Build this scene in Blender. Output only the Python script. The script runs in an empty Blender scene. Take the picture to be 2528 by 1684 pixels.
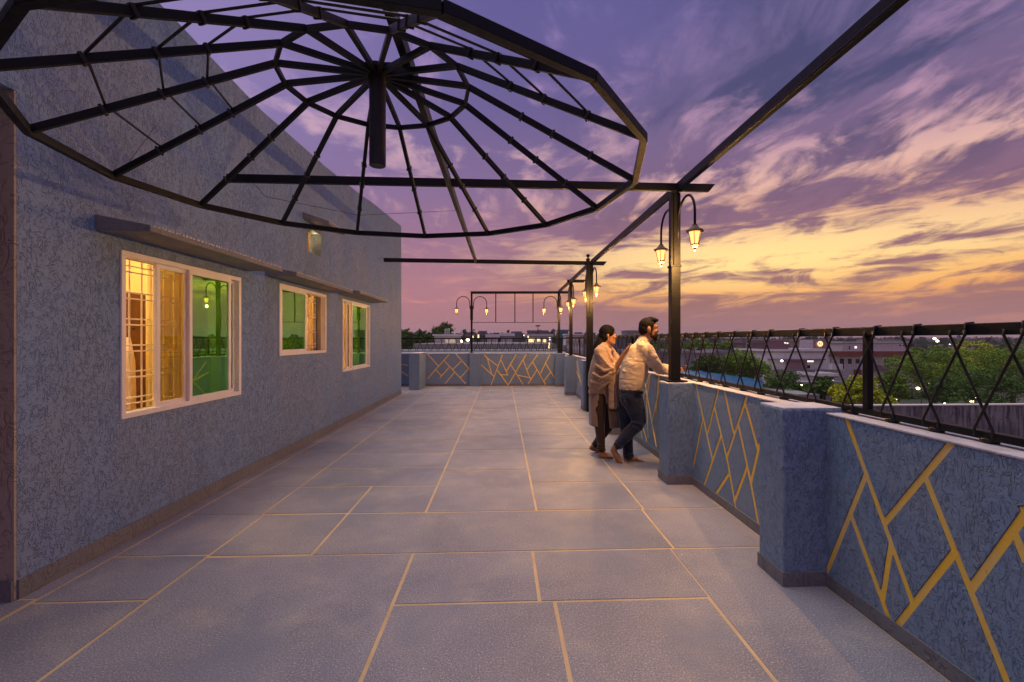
import bpy, bmesh, math, random
from mathutils import Vector, Matrix
from math import sin, cos, pi, radians as R, sqrt, atan2
rnd = random.Random(7)
S = bpy.context.scene
C = S.collection
# ---------------------------------------------------------------- camera
EYE = 1.4
FPX, XC, YC = 1139.0, 1290.0, 838.0            # lens and principal point of the 2528 x 1684 frame
YAW = math.atan(50 / FPX)
cam = bpy.data.objects.new('camera', bpy.data.cameras.new('camera')); C.objects.link(cam)
cam.location = (0, 0, EYE); cam.rotation_euler = (pi / 2, 0, -YAW)
cam.data.sensor_width = 36; cam.data.lens = 36 * FPX / 2528
cam.data.shift_x = -(XC - 1264) / 2528; cam.data.shift_y = -(842 - YC) / 2528
cam.data.clip_start = .05; cam.data.clip_end = 9000
S.camera = cam
cY, sY = cos(YAW), sin(YAW)
def ray(px, py):
    a = (px - XC) / FPX; z = (YC - py) / FPX
    return Vector((a * cY + sY, -a * sY + cY, z))
def W(px, py, Y):                               # a point at the distance Y north of the camera
    r = ray(px, py); r *= Y / r.y; return r + Vector((0, 0, EYE))
def WX(px, py, X):                              # a point in the plane x = X
    r = ray(px, py); r *= X / r.x; return r + Vector((0, 0, EYE))

# ---------------------------------------------------------------- node helpers
class G:
    def __init__(s, tree): s.t = tree; s.n = tree.nodes; s.l = tree.links
    def node(s, typ, **kw):
        n = s.n.new(typ)
        for k, v in kw.items(): setattr(n, k, v)
        return n
    def put(s, sock, v):
        if v is None: return
        if hasattr(v, 'is_linked') or isinstance(v, bpy.types.NodeSocket): s.l.new(v, sock)
        else:
            if isinstance(v, (tuple, list)) and len(v) == 3 and sock.type == 'RGBA': v = (*v, 1)
            sock.default_value = v
    def m(s, op, a, b=None, c=None, clamp=False):
        n = s.node('ShaderNodeMath', operation=op, use_clamp=clamp)
        for i, v in enumerate((a, b, c)): s.put(n.inputs[i], v) if v is not None else None
        return n.outputs[0]
    def v(s, op, a, b=None):
        n = s.node('ShaderNodeVectorMath', operation=op)
        s.put(n.inputs[0], a)
        if b is not None: s.put(n.inputs[1], b)
        return n.outputs[0]
    def mix(s, f, a, b, mode='MIX'):
        n = s.node('ShaderNodeMix', data_type='RGBA', blend_type=mode)
        s.put(n.inputs[0], f); s.put(n.inputs[6], a); s.put(n.inputs[7], b); return n.outputs[2]
    def noise(s, vec, scale, detail=3, rough=.5, dist=0, out=0):
        n = s.node('ShaderNodeTexNoise'); s.put(n.inputs['Vector'], vec)
        n.inputs['Scale'].default_value = scale; n.inputs['Detail'].default_value = detail
        n.inputs['Roughness'].default_value = rough; n.inputs['Distortion'].default_value = dist
        return n.outputs[out]
    def mrange(s, v, a, b, c=0., d=1., smooth=True):
        n = s.node('ShaderNodeMapRange', interpolation_type='SMOOTHSTEP' if smooth else 'LINEAR')
        s.put(n.inputs[0], v)
        for i, q in enumerate((a, b, c, d)): s.put(n.inputs[i + 1], q)
        return n.outputs[0]
    def ramp(s, v, stops, interp='LINEAR'):
        n = s.node('ShaderNodeValToRGB'); s.put(n.inputs[0], v); e = n.color_ramp.elements
        n.color_ramp.interpolation = interp
        while len(e) < len(stops): e.new(.5)
        for q, (p, col) in zip(e, stops):
            q.position = p; q.color = (*col, 1) if len(col) == 3 else col
        return n.outputs[0]
    def mapping(s, vec, scale=(1, 1, 1), rot=(0, 0, 0), loc=(0, 0, 0)):
        n = s.node('ShaderNodeMapping'); s.put(n.inputs[0], vec)
        n.inputs[1].default_value = loc; n.inputs[2].default_value = rot; n.inputs[3].default_value = scale
        return n.outputs[0]
    def sep(s, v):
        n = s.node('ShaderNodeSeparateXYZ'); s.put(n.inputs[0], v); return n.outputs
    def comb(s, x, y, z):
        n = s.node('ShaderNodeCombineXYZ')
        for i, q in enumerate((x, y, z)): s.put(n.inputs[i], q)
        return n.outputs[0]
def lin(r, g, b):
    f = lambda c: (c / 255 / 12.92) if c <= 10 else ((c / 255 + .055) / 1.055) ** 2.4
    return (f(r), f(g), f(b))

# ---------------------------------------------------------------- sky
world = bpy.data.worlds.new('World'); S.world = world; world.use_nodes = True
g = G(world.node_tree); g.n.clear()
d = g.node('ShaderNodeTexCoord').outputs['Generated']
x, y, z = g.sep(d)
hz = g.m('SQRT', g.m('ADD', g.m('MULTIPLY', x, x), g.m('MULTIPLY', y, y)))
V = g.m('DIVIDE', z, g.m('MAXIMUM', hz, .02))                 # tan of the elevation
az = g.m('ARCTAN2', x, y)                                     # 0 = north, + = east
Vc = g.m('MINIMUM', g.m('MAXIMUM', V, 0.), 1.)
# planar cloud deck, wind streaks run to the north
k = g.m('ADD', g.m('MAXIMUM', z, 0.), .11)
px_, py_ = g.m('DIVIDE', x, k), g.m('DIVIDE', y, k)
P = g.comb(px_, py_, 0.)
ca, sa = cos(.20), sin(.20)
wob = g.noise(P, 1.3, 2, .5, out=1)
Pw = g.v('ADD', P, g.v('MULTIPLY', g.v('SUBTRACT', wob, (.5, .5, .5)), (.35, .5, 0)))
n1 = g.noise(g.mapping(Pw, (1.3, .42, 1), (0, 0, -.12), (3.1, 1.7, 0)), 1.7, 7, .60, .35)
n2 = g.noise(g.mapping(Pw, (3.2, 2.0, 1), (0, 0, -.12), (7.1, 2.2, 0)), 2.0, 6, .66, .7)
n3 = g.noise(g.mapping(Pw, (1.6, 1.1, 1), (0, 0, .2), (1.4, 9.2, 3)), 2.0, 6, .6, .3)
w2 = g.mrange(V, .25, .6, .55, .36)
base = g.m('ADD', g.m('MULTIPLY', n1, g.m('SUBTRACT', 1., w2)), g.m('MULTIPLY', n2, w2))
# the bank of sunset cloud in the north east
azs = g.m('SUBTRACT', az, g.m('MULTIPLY', g.m('MAXIMUM', g.m('SUBTRACT', V, .25), 0.), .75))
sun_w = g.mrange(azs, -.14, .34)
sun_w = g.m('MULTIPLY', sun_w, g.mrange(az, 1.25, 2.1, 1., 0.))
wv = g.noise(g.comb(g.m('MULTIPLY', az, 3.0), g.m('MULTIPLY', V, 3.), 0.), 1.6, 4, .6)
Vw = g.m('ADD', g.m('SUBTRACT', Vc, g.m('MULTIPLY', g.m('MAXIMUM', g.m('SUBTRACT', az, .45), 0.), .05)), g.m('MULTIPLY', g.m('SUBTRACT', wv, .5), .07))
gray = lambda v: (v, v, v)
band = g.ramp(Vw, [(0, gray(0)), (.05, gray(.05)), (.078, gray(.55)), (.10, gray(.60)), (.118, gray(.30)), (.135, gray(.55)), (.175, gray(.78)), (.20, gray(.5)),
                   (.235, gray(.15)), (.265, gray(.25)), (.295, gray(.52)), (.345, gray(.38)), (.385, gray(.10)), (.5, gray(.12)), (.7, gray(.26)), (1, gray(.3))])
low = g.mrange(g.noise(g.comb(g.m('MULTIPLY', az, 7.5), g.m('MULTIPLY', g.m('SUBTRACT', V, g.m('MULTIPLY', az, .06)), 30.), 0.), 1.0, 8, .62, .9), .27, .73, 0., 1., False)
wisp = g.mrange(g.noise(g.comb(g.m('MULTIPLY', az, 4.2), g.m('MULTIPLY', V, 52.), 4.), 1.0, 6, .6, .5), .3, .7, 0., 1., False)
low = g.m('ADD', g.m('MULTIPLY', low, .7), g.m('MULTIPLY', wisp, .3))
n4 = g.noise(g.mapping(Pw, (2.6, 1.25, 1), (0, 0, -.16), (2.1, 5.2, 1)), 2.1, 8, .60, .35)
high = g.mrange(g.m('ADD', g.m('MULTIPLY', n4, .62), g.m('MULTIPLY', base, .38)), .34, .66, 0., 1., False)
hv = g.mrange(V, .17, .34)
det = g.m('ADD', g.m('MULTIPLY', low, g.m('SUBTRACT', 1., hv)), g.m('MULTIPLY', high, hv))
gz = g.m('DIVIDE', g.m('SUBTRACT', az, .50), .34); gv = g.m('DIVIDE', g.m('SUBTRACT', V, .150), .060)
glow = g.m('EXPONENT', g.m('MULTIPLY', g.m('ADD', g.m('MULTIPLY', gz, gz), g.m('MULTIPLY', gv, gv)), -1.))
band = g.m('ADD', band, g.m('MULTIPLY', glow, .26))
mask_r = g.mrange(g.m('ADD', g.m('MULTIPLY', det, 1.05), g.m('MULTIPLY', band, .55)), g.mrange(V, .25, .5, .62, .54), g.mrange(V, .25, .5, 1.02, 1.14))
puff = g.mrange(n3, .36, .64, 0., 1., False)
mask_l = g.mrange(g.m('ADD', g.m('MULTIPLY', puff, g.mrange(V, .1, .3, .25, .7)), g.m('MULTIPLY', det, g.mrange(V, .1, .3, .75, .3))), .50, .98)
# slow grey blue variation of the cloud base
dk = g.mrange(g.noise(g.mapping(Pw, (1.9, .75, 1), (0, 0, -.14), (9, 4, 2)), 1.8, 6, .6, .5), .40, .60)
dark_r = g.ramp(Vc, [(0, lin(174, 124, 126)), (.03, lin(172, 122, 122)), (.08, lin(168, 118, 112)), (.14, lin(158, 112, 118)), (.24, lin(142, 106, 128)),
                     (.34, lin(128, 102, 136)), (.5, lin(116, 102, 144)), (.8, lin(104, 100, 152)), (1, lin(84, 90, 150))])
lite_r = g.ramp(Vc, [(0, lin(176, 122, 124)), (.05, lin(205, 138, 118)), (.09, lin(250, 168, 88)), (.12, lin(253, 188, 110)), (.15, lin(252, 206, 146)), (.19, lin(250, 204, 156)),
                     (.24, lin(236, 176, 146)), (.31, lin(232, 184, 172)), (.38, lin(192, 150, 172)), (.55, lin(164, 132, 176)), (.8, lin(142, 126, 180)), (1, lin(120, 114, 176))])
dark_l = g.ramp(Vc, [(0, lin(178, 130, 138)), (.05, lin(184, 126, 134)), (.12, lin(180, 126, 138)), (.22, lin(158, 118, 146)), (.35, lin(132, 108, 150)), (.5, lin(110, 98, 150)), (.8, lin(98, 94, 154)), (1, lin(96, 94, 156))])
lite_l = g.ramp(Vc, [(0, lin(178, 128, 140)), (.06, lin(226, 142, 134)), (.12, lin(214, 146, 142)), (.2, lin(222, 160, 150)), (.32, lin(202, 158, 176)), (.42, lin(214, 172, 182)), (.55, lin(168, 136, 186)), (.8, lin(160, 138, 192)), (1, lin(150, 134, 192))])
dark_r = g.mix(g.m('MULTIPLY', dk, g.mrange(V, .15, .42, .15, .95)), dark_r, g.ramp(Vc, [(0, lin(150, 104, 112)), (.2, lin(116, 88, 112)), (.4, lin(80, 78, 118)), (1, lin(60, 70, 118))]))
lite_r = g.mix(g.m('MULTIPLY', glow, .8), lite_r, tuple(v * 1.35 for v in lin(255, 214, 138)))
right = g.mix(mask_r, dark_r, lite_r)
left = g.mix(mask_l, dark_l, lite_l)
sky = g.mix(sun_w, left, right)
# pale lavender clearing towards the north west, high up
clear = g.m('MULTIPLY', g.mrange(az, .05, -.7), g.mrange(V, .12, .55))
sky = g.mix(g.m('MULTIPLY', clear, .55), sky, lin(170, 150, 206))
atm = g.node('ShaderNodeTexSky', sky_type='NISHITA', sun_disc=False)
atm.sun_elevation = R(1.5); atm.sun_rotation = R(38); atm.altitude = 500; atm.dust_density = 3
mixer = g.node('ShaderNodeMixShader'); b1 = g.node('ShaderNodeBackground'); b2 = g.node('ShaderNodeBackground')
g.put(b1.inputs[0], sky); b1.inputs[1].default_value = 1.0
g.l.new(atm.outputs[0], b2.inputs[0]); b2.inputs[1].default_value = .05
g.l.new(b1.outputs[0], mixer.inputs[1]); g.l.new(b2.outputs[0], mixer.inputs[2]); mixer.inputs[0].default_value = .02
g.l.new(mixer.outputs[0], g.node('ShaderNodeOutputWorld').inputs[0])
# the broad soft dusk light of the whole overcast vault
sun = bpy.data.objects.new('sun', bpy.data.lights.new('sun', 'SUN')); C.objects.link(sun)
sun.data.energy = 1.75; sun.data.angle = R(45); sun.data.color = (1, .95, .80)
sd = Vector((-.12, .14, 1)).normalized(); sun.rotation_euler = sd.to_track_quat('Z', 'Y').to_euler()
S.view_settings.view_transform = 'Standard'; S.view_settings.look = 'None'
S.view_settings.gamma = 1; S.view_settings.use_curve_mapping = False; S.view_settings.exposure = 0.0

# ---------------------------------------------------------------- materials
def mat(name):
    m = bpy.data.materials.new(name); m.use_nodes = True; gg = G(m.node_tree)
    b = gg.n['Principled BSDF']; return m, gg, b
def simple(name, col, rough=.6, metal=0, var=.12, scale=6, bump=0, bscale=60, spec=.5, emit=None, estr=0):
    m, q, b = mat(name)
    pos = q.node('ShaderNodeTexCoord').outputs['Object']
    n = q.noise(pos, scale, 4, .6)
    f = q.mrange(n, .25, .75, 1 - var, 1 + var, False)
    q.put(b.inputs['Base Color'], q.mix(1., col, q.comb(f, f, f), 'MULTIPLY'))
    q.put(b.inputs['Roughness'], q.mrange(q.noise(pos, scale * 3, 3), .3, .7, rough * .85, min(1, rough * 1.15), False))
    b.inputs['Metallic'].default_value = metal; b.inputs['Specular IOR Level'].default_value = spec
    if bump:
        bn = q.node('ShaderNodeBump'); bn.inputs['Strength'].default_value = bump; bn.inputs['Distance'].default_value = .01
        q.put(bn.inputs['Height'], q.noise(pos, bscale, 4, .6)); q.l.new(bn.outputs[0], b.inputs['Normal'])
    if emit:
        b.inputs['Emission Color'].default_value = (*emit, 1); b.inputs['Emission Strength'].default_value = estr
    return m
def stucco(name, col, col2, groove, sc=36., depth=.008, seed=0., gmix=.30):
    m, q, b = mat(name)
    pos = q.node('ShaderNodeNewGeometry').outputs['Position']
    pos = q.v('ADD', pos, (seed, seed * .7, seed * 1.3))
    p2 = q.mapping(pos, (1, 1, .42), (R(38), R(32), R(10)))
    na = q.noise(p2, sc * 1.2, 1.2, .5, .6)
    ra = q.mrange(q.m('ABSOLUTE', q.m('SUBTRACT', na, .5)), .004, .050, 1., 0.)
    dens = q.m('MULTIPLY', q.m('SUBTRACT', q.noise(pos, 1.6, 3, .6), .5), .35)
    ma = q.mrange(q.m('ADD', q.noise(p2, sc * .75, 2, .5, .6), dens), .40, .58)
    nb = q.noise(q.mapping(pos, (.45, .7, 1), (R(-30), R(20), R(50)), (5, 2, 1)), sc * 1.7, 1., .5, .6)
    rb = q.mrange(q.m('ABSOLUTE', q.m('SUBTRACT', nb, .52)), .004, .045, .8, 0.)
    mb = q.mrange(q.noise(pos, sc * .9, 2, .5, .6), .44, .58)
    gr = q.m('MAXIMUM', q.m('MULTIPLY', ra, ma), q.m('MULTIPLY', rb, mb))
    fine = q.noise(pos, 95, 3, .65)
    big = q.noise(q.mapping(pos, (1, 1, .6)), 1.1, 4, .6, .4)
    c = q.mix(q.mrange(big, .36, .66), col, col2)
    sk = q.noise(q.mapping(pos, (2.2, 2.2, .35)), 1.6, 4, .65); c = q.mix(q.mrange(sk, .52, .72, 0., .30), c, tuple(v * .62 for v in col2)); c = q.mix(q.mrange(sk, .46, .30, 0., .25), c, tuple(v * 1.25 for v in col))
    c = q.mix(q.mrange(q.noise(pos, 42, 2, .6), .3, .75, 0., .28), c, tuple(v * 1.35 for v in col))
    c = q.mix(q.m('MULTIPLY', gr, gmix), c, groove)
    q.put(b.inputs['Base Color'], c)
    b.inputs['Roughness'].default_value = .62; b.inputs['Specular IOR Level'].default_value = .35
    h = q.m('SUBTRACT', q.m('ADD', q.m('MULTIPLY', fine, .22), q.m('MULTIPLY', q.noise(pos, 26, 2), .5)), gr)
    bn = q.node('ShaderNodeBump'); bn.inputs['Strength'].default_value = .9; bn.inputs['Distance'].default_value = depth
    q.put(bn.inputs['Height'], h); q.l.new(bn.outputs[0], b.inputs['Normal'])
    return m
M = {}
M['wall'] = stucco('blue_stucco', (.175, .27, .47), (.225, .285, .42), (.085, .12, .20))
M['parapet'] = stucco('parapet_stucco', (.185, .275, .42), (.225, .285, .38), (.07, .10, .165), 40, .007, 3.3)
M['jamb'] = stucco('brown_stucco', (.36, .31, .26), (.42, .34, .26), (.04, .03, .03), 15, .005, 1.7)
M['plinth'] = stucco('bare_plinth', (.165, .165, .185), (.20, .19, .20), (.11, .105, .115), 14, .004, 5.)
M['sunshade'] = stucco('sunshade_cement', (.19, .185, .19), (.235, .215, .205), (.10, .095, .09), 18, .004, 8.)
# floor slabs: grey violet screed with pale flecks, scratches and worn patches
def floor_mat():
    m, q, b = mat('floor_screed')
    pos = q.node('ShaderNodeNewGeometry').outputs['Position']
    oi = q.node('ShaderNodeObjectInfo').outputs['Random']
    c = q.mix(q.mrange(q.noise(pos, .9, 5, .6, .5), .32, .68), (.172, .168, .215), (.268, .245, .285))
    c = q.mix(q.mrange(q.noise(pos, 2.7, 4, .6, .3), .48, .74, 0., .4), c, (.42, .36, .30))
    t = q.mrange(oi, 0., 1., .93, 1.07, False)
    c = q.mix(1., c, q.comb(t, t, t), 'MULTIPLY')
    sp = q.noise(pos, 130, 2, .7); c = q.mix(q.mrange(sp, .55, .68, 0., .7), c, (.60, .55, .56)); c = q.mix(q.mrange(sp, .46, .34, 0., .7), c, (.10, .09, .12))
    sp3 = q.noise(pos, 75, 3, .7); c = q.mix(q.mrange(sp3, .55, .72, 0., .28), c, (.50, .44, .45)); c = q.mix(q.mrange(sp3, .45, .3, 0., .3), c, (.14, .13, .16))
    bl = q.noise(q.mapping(pos, (1, .7, 1), (0, 0, .4), (4, 9, 0)), 1.3, 4, .6, .6); c = q.mix(q.mrange(bl, .50, .68, 0., .55), c, (.17, .18, .245)); wm = q.noise(pos, .75, 3, .6, .3); c = q.mix(q.mrange(wm, .52, .68, 0., .18), c, (.44, .35, .31))
    st = q.noise(q.mapping(pos, (60, 4, 1), (0, 0, .9)), 2.2, 3, .6); c = q.mix(q.mrange(st, .66, .78, 0., .30), c, (.6, .57, .58))
    st2 = q.noise(q.mapping(pos, (70, 6, 1), (0, 0, -.5)), 2.0, 3, .6); c = q.mix(q.mrange(st2, .68, .80, 0., .30), c, (.6, .57, .58))
    fl = q.noise(pos, 34, 2, .5); c = q.mix(q.mrange(fl, .765, .80), c, (.8, .78, .76))
    stain = q.noise(pos, 6, 6, .7, 1.); c = q.mix(q.mrange(stain, .60, .70, 0., .22), c, (.16, .15, .17))
    q.put(b.inputs['Base Color'], c)
    q.put(b.inputs['Roughness'], q.mrange(q.noise(pos, 3.5, 4, .6), .3, .7, .42, .60, False))
    b.inputs['Specular IOR Level'].default_value = .35
    bn = q.node('ShaderNodeBump'); bn.inputs['Strength'].default_value = .18; bn.inputs['Distance'].default_value = .002
    q.put(bn.inputs['Height'], q.m('ADD', sp, q.m('MULTIPLY', q.noise(pos, 90, 3), .5))); q.l.new(bn.outputs[0], b.inputs['Normal'])
    return m
M['floor'] = floor_mat()
M['grout'] = simple('salmon_grout', (.54, .37, .21), .6, 0, .22, 3, .3, 90)
def yellow_mat():
    m, q, b = mat('ochre_paint')
    pos = q.node('ShaderNodeNewGeometry').outputs['Position']
    c = q.mix(q.mrange(q.noise(pos, 4, 4, .6), .35, .7), (.98, .60, .06), (.85, .60, .20))
    c = q.mix(q.mrange(q.noise(pos, 38, 4, .7), .62, .74, 0., .6), c, (.30, .22, .14))
    q.put(b.inputs['Base Color'], c); b.inputs['Roughness'].default_value = .5
    bn = q.node('ShaderNodeBump'); bn.inputs['Strength'].default_value = .5; bn.inputs['Distance'].default_value = .004
    q.put(bn.inputs['Height'], q.noise(pos, 60, 3)); q.l.new(bn.outputs[0], b.inputs['Normal'])
    return m
M['yellow'] = yellow_mat()
M['coping'] = simple('coping_whitewash', (.52, .49, .54), .7, 0, .3, 5, .6, 40)
M['iron'] = simple('black_iron', (.006, .006, .008), .48, .0, .35, 9, .15, 120, .2)
M['iron_dull'] = simple('dull_iron', (.014, .012, .013), .5, .0, .35, 14, .3, 90, .4)
M['lamp_metal'] = simple('lamp_cap', (.16, .085, .03), .42, 0, .2, 20, 0, 60, .5)
M['lamp_pane'] = simple('lamp_pane', (.9, .8, .6), .5, 0, .02, 10, 0, 60, .4, (1.0, .47, .12), 2.1)
q = G(M['lamp_pane'].node_tree); mx_ = q.node('ShaderNodeMixShader'); mx_.inputs[0].default_value = .45; tr_ = q.node('ShaderNodeBsdfTransparent')
q.l.new(q.n['Principled BSDF'].outputs[0], mx_.inputs[1]); q.l.new(tr_.outputs[0], mx_.inputs[2]); q.l.new(mx_.outputs[0], q.n['Material Output'].inputs[0])
M['bulb'] = simple('bulb', (1, .9, .7), .5, 0, .02, 10, 0, 60, .4, (1.0, .78, .42), 14)
M['frame'] = simple('white_upvc', (.84, .78, .74), .4, 0, .08, 7, .05, 60)
M['grille'] = simple('cream_grille', (.88, .78, .66), .45)
M['track'] = simple('grey_track', (.32, .29, .27), .5)
M['room'] = simple('room_plaster', (.78, .55, .22), .8, 0, .06, 2)
M['roomfloor'] = simple('room_floor', (.6, .42, .22), .6)
M['ochre_niche'] = simple('ochre_niche', (.80, .42, .09), .8)
M['wood'] = simple('brown_wood', (.17, .07, .028), .5, 0, .3, 6)
M['curtain_c'] = simple('cream_curtain', (.92, .80, .50), .9, 0, .08, 3, .3, 40)
M['curtain_b'] = simple('brown_curtain', (.28, .13, .05), .9, 0, .2, 5, .3, 40)
M['curtain_w'] = simple('white_cloth', (.88, .78, .62), .9, 0, .08, 3, .3, 40)
def glass_green():
    m, q, b = mat('green_glass'); q.n.remove(b)
    gl = q.node('ShaderNodeBsdfGlossy'); gl.inputs['Roughness'].default_value = .008; q.put(gl.inputs[0], (.58, 1., .36))
    tr = q.node('ShaderNodeBsdfTransparent'); q.put(tr.inputs[0], (.55, .95, .10))
    mx = q.node('ShaderNodeMixShader'); lw = q.node('ShaderNodeFresnel'); lw.inputs[0].default_value = 1.9
    q.put(mx.inputs[0], q.mrange(lw.outputs[0], 0., .5, .40, .85, False))
    pos = q.node('ShaderNodeNewGeometry').outputs['Position']
    bn = q.node('ShaderNodeBump'); bn.inputs['Strength'].default_value = .12; bn.inputs['Distance'].default_value = .004
    q.put(bn.inputs['Height'], q.noise(pos, 2.2, 1)); q.l.new(bn.outputs[0], gl.inputs['Normal'])
    q.l.new(tr.outputs[0], mx.inputs[1]); q.l.new(gl.outputs[0], mx.inputs[2]); q.l.new(mx.outputs[0], q.n['Material Output'].inputs[0]); return m
def glass_amber():
    m, q, b = mat('amber_glass'); q.n.remove(b)
    gl = q.node('ShaderNodeBsdfGlossy'); gl.inputs['Roughness'].default_value = .01; q.put(gl.inputs[0], (.7, .8, .6))
    tr = q.node('ShaderNodeBsdfTransparent'); q.put(tr.inputs[0], (.80, .70, .34))
    mx = q.node('ShaderNodeMixShader'); mx.inputs[0].default_value = .14
    q.l.new(tr.outputs[0], mx.inputs[1]); q.l.new(gl.outputs[0], mx.inputs[2]); q.l.new(mx.outputs[0], q.n['Material Output'].inputs[0]); return m
for nm in ('curtain_c', 'curtain_b', 'curtain_w'):
    b_ = M[nm].node_tree.nodes['Principled BSDF']; q_ = G(M[nm].node_tree); tl_ = q_.node('ShaderNodeBsdfTranslucent'); mx_ = q_.node('ShaderNodeMixShader'); mx_.inputs[0].default_value = .5
    q_.l.new(b_.inputs['Base Color'].links[0].from_socket, tl_.inputs[0]); q_.l.new(b_.outputs[0], mx_.inputs[1]); q_.l.new(tl_.outputs[0], mx_.inputs[2]); q_.l.new(mx_.outputs[0], q_.n['Material Output'].inputs[0])
M['glass'] = glass_green(); M['amber'] = glass_amber()
def cloth(name, col, sc=180, bump=.3, var=.15, rough=.9, fold=0):
    m, q, b = mat(name)
    pos = q.node('ShaderNodeTexCoord').outputs['Object']
    f = q.mrange(q.noise(pos, 7, 5, .6), .25, .75, 1 - var, 1 + var, False)
    q.put(b.inputs['Base Color'], q.mix(1., col, q.comb(f, f, f), 'MULTIPLY')); b.inputs['Roughness'].default_value = rough
    b.inputs['Sheen Weight'].default_value = .25; b.inputs['Specular IOR Level'].default_value = .2
    bn = q.node('ShaderNodeBump'); bn.inputs['Strength'].default_value = bump; bn.inputs['Distance'].default_value = .003
    q.put(bn.inputs['Height'], q.noise(pos, sc, 2)); last = bn
    if fold:
        b2 = q.node('ShaderNodeBump'); b2.inputs['Strength'].default_value = .8; b2.inputs['Distance'].default_value = fold
        q.put(b2.inputs['Height'], q.noise(q.mapping(pos, (1, 1, 1.9), (0, R(30), 0)), 7.5, 2, .4, 1.0)); q.l.new(bn.outputs[0], b2.inputs['Normal']); last = b2
    q.l.new(last.outputs[0], b.inputs['Normal']); return m
M['sweater'] = cloth('cream_knit', (.56, .42, .28), 260, .35, .06, .95, .03)
M['jeans'] = cloth('dark_denim', (.011, .017, .040), 300, .3, .35, .85, .025)
M['shawl'] = cloth('beige_wool', (.36, .24, .155), 260, .35, .10, .95, .03)
M['kurta'] = cloth('taupe_cotton', (.26, .175, .12), 220, .3, .12, .9, .02)
M['pants'] = cloth('dark_brown_cotton', (.035, .02, .016), 220, .3, .2, .9)
M['hair'] = simple('black_hair', (.006, .004, .0035), .75, 0, .4, 40, .6, 120, .15)
M['beard'] = simple('stubble_beard', (.035, .018, .012), .8, 0, .4, 60, .4, 150, .15)
def skin():
    m, q, b = mat('brown_skin'); pos = q.node('ShaderNodeTexCoord').outputs['Object']
    q.put(b.inputs['Base Color'], q.mix(q.noise(pos, 30, 3), (.30, .135, .06), (.37, .175, .085)))
    b.inputs['Roughness'].default_value = .5; b.inputs['Subsurface Weight'].default_value = .06; b.inputs['Subsurface Radius'].default_value = (.02, .008, .004); return m
M['skin'] = skin()
M['eye'] = simple('dark_eye', (.02, .012, .01), .3)
M['lip'] = simple('lip', (.20, .06, .045), .5)
M['eyewhite'] = simple('eye_white', (.6, .55, .5), .3)
def leafmat(name, a, b_, s=.35):
    m, q, b = mat(name); pos = q.node('ShaderNodeNewGeometry').outputs['Position']
    n = q.mrange(q.noise(pos, s, 3, .6), .3, .7); r = q.noise(pos, s * 9, 2)
    c = q.mix(n, a, b_); c = q.mix(q.mrange(r, .3, .75, 0., .5), c, tuple(min(1, v * 2.1) for v in b_))
    q.put(b.inputs['Base Color'], c); b.inputs['Roughness'].default_value = .7; b.inputs['Specular IOR Level'].default_value = .2
    return m
M['leaf_dark'] = leafmat('leaf_dark', (.030, .070, .012), (.07, .14, .018))
M['leaf_mid'] = leafmat('leaf_mid', (.055, .12, .012), (.16, .26, .018))
M['leaf_yellow'] = leafmat('leaf_yellow', (.13, .22, .012), (.42, .42, .02), .8)
M['leaf_far'] = leafmat('leaf_far', (.028, .042, .038), (.05, .065, .045), .03)
M['bark'] = simple('bark', (.07, .05, .04), .9, 0, .3, 8, .6, 20)
for nm, c in dict(h_white=(.80, .80, .74), h_pale=(.60, .57, .52), h_pink=(.38, .24, .23), h_brown=(.22, .155, .14), h_grey=(.26, .26, .26), h_red=(.26, .075, .05), h_dark=(.03, .03, .035),
                  h_concrete=(.25, .245, .235), teal=(.02, .15, .20), asphalt=(.10, .10, .11), h_far=(.15, .145, .16)).items():
    M[nm] = simple(nm, c, .8, 0, .16, 1.5, .2, 8)
M['h_stain'] = None
def stain():
    m, q, b = mat('stained_concrete'); pos = q.node('ShaderNodeNewGeometry').outputs['Position']
    c = q.mix(q.mrange(q.noise(pos, .8, 6, .65), .35, .65), (.15, .16, .155), (.30, .30, .29))
    dr = q.noise(q.mapping(pos, (5, 5, .5)), 1.3, 5, .7); c = q.mix(q.mrange(dr, .44, .60, 0., .9), c, (.05, .05, .06))
    c = q.mix(q.mrange(q.noise(pos, 2.1, 3, .6, .8), .64, .68, 0., .8), c, (.045, .06, .065))
    q.put(b.inputs['Base Color'], c); b.inputs['Roughness'].default_value = .85; return m
M['h_stain'] = stain()
M['win_dark'] = simple('dark_window', (.02, .025, .035), .15)
def lit(name, col, s): return simple(name, (.5, .4, .3), .6, 0, .02, 3, 0, 10, .2, col, s)
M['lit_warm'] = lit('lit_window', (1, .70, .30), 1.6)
M['lit_white'] = lit('lit_white', (1, .90, .85), 1.5)
M['lit_point'] = lit('street_lamp_glow', (1, .80, .50), 9)
M['lit_white_point'] = lit('white_lamp_glow', (1, .93, .85), 7)
def tarp():
    m, q, b = mat('blue_tarpaulin'); pos = q.node('ShaderNodeNewGeometry').outputs['Position']
    st = q.noise(q.mapping(pos, (.5, 5, 5), (0, 0, .1)), 1.6, 5, .7)
    c = q.mix(q.mrange(st, .40, .55), (.0, .03, .10), (.0, .13, .27)); x_ = q.sep(pos)[0]
    wr = q.m('ADD', q.noise(q.mapping(pos, (1.6, 5, 5)), 1.5, 5, .7), q.mrange(x_, 13., 20., .16, -.10, False))
    c = q.mix(q.mrange(wr, .54, .60), c, (.55, .60, .72)); q.put(b.inputs['Base Color'], c); b.inputs['Roughness'].default_value = .6; b.inputs['Specular IOR Level'].default_value = .2; return m
M['tarp'] = tarp()
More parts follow.
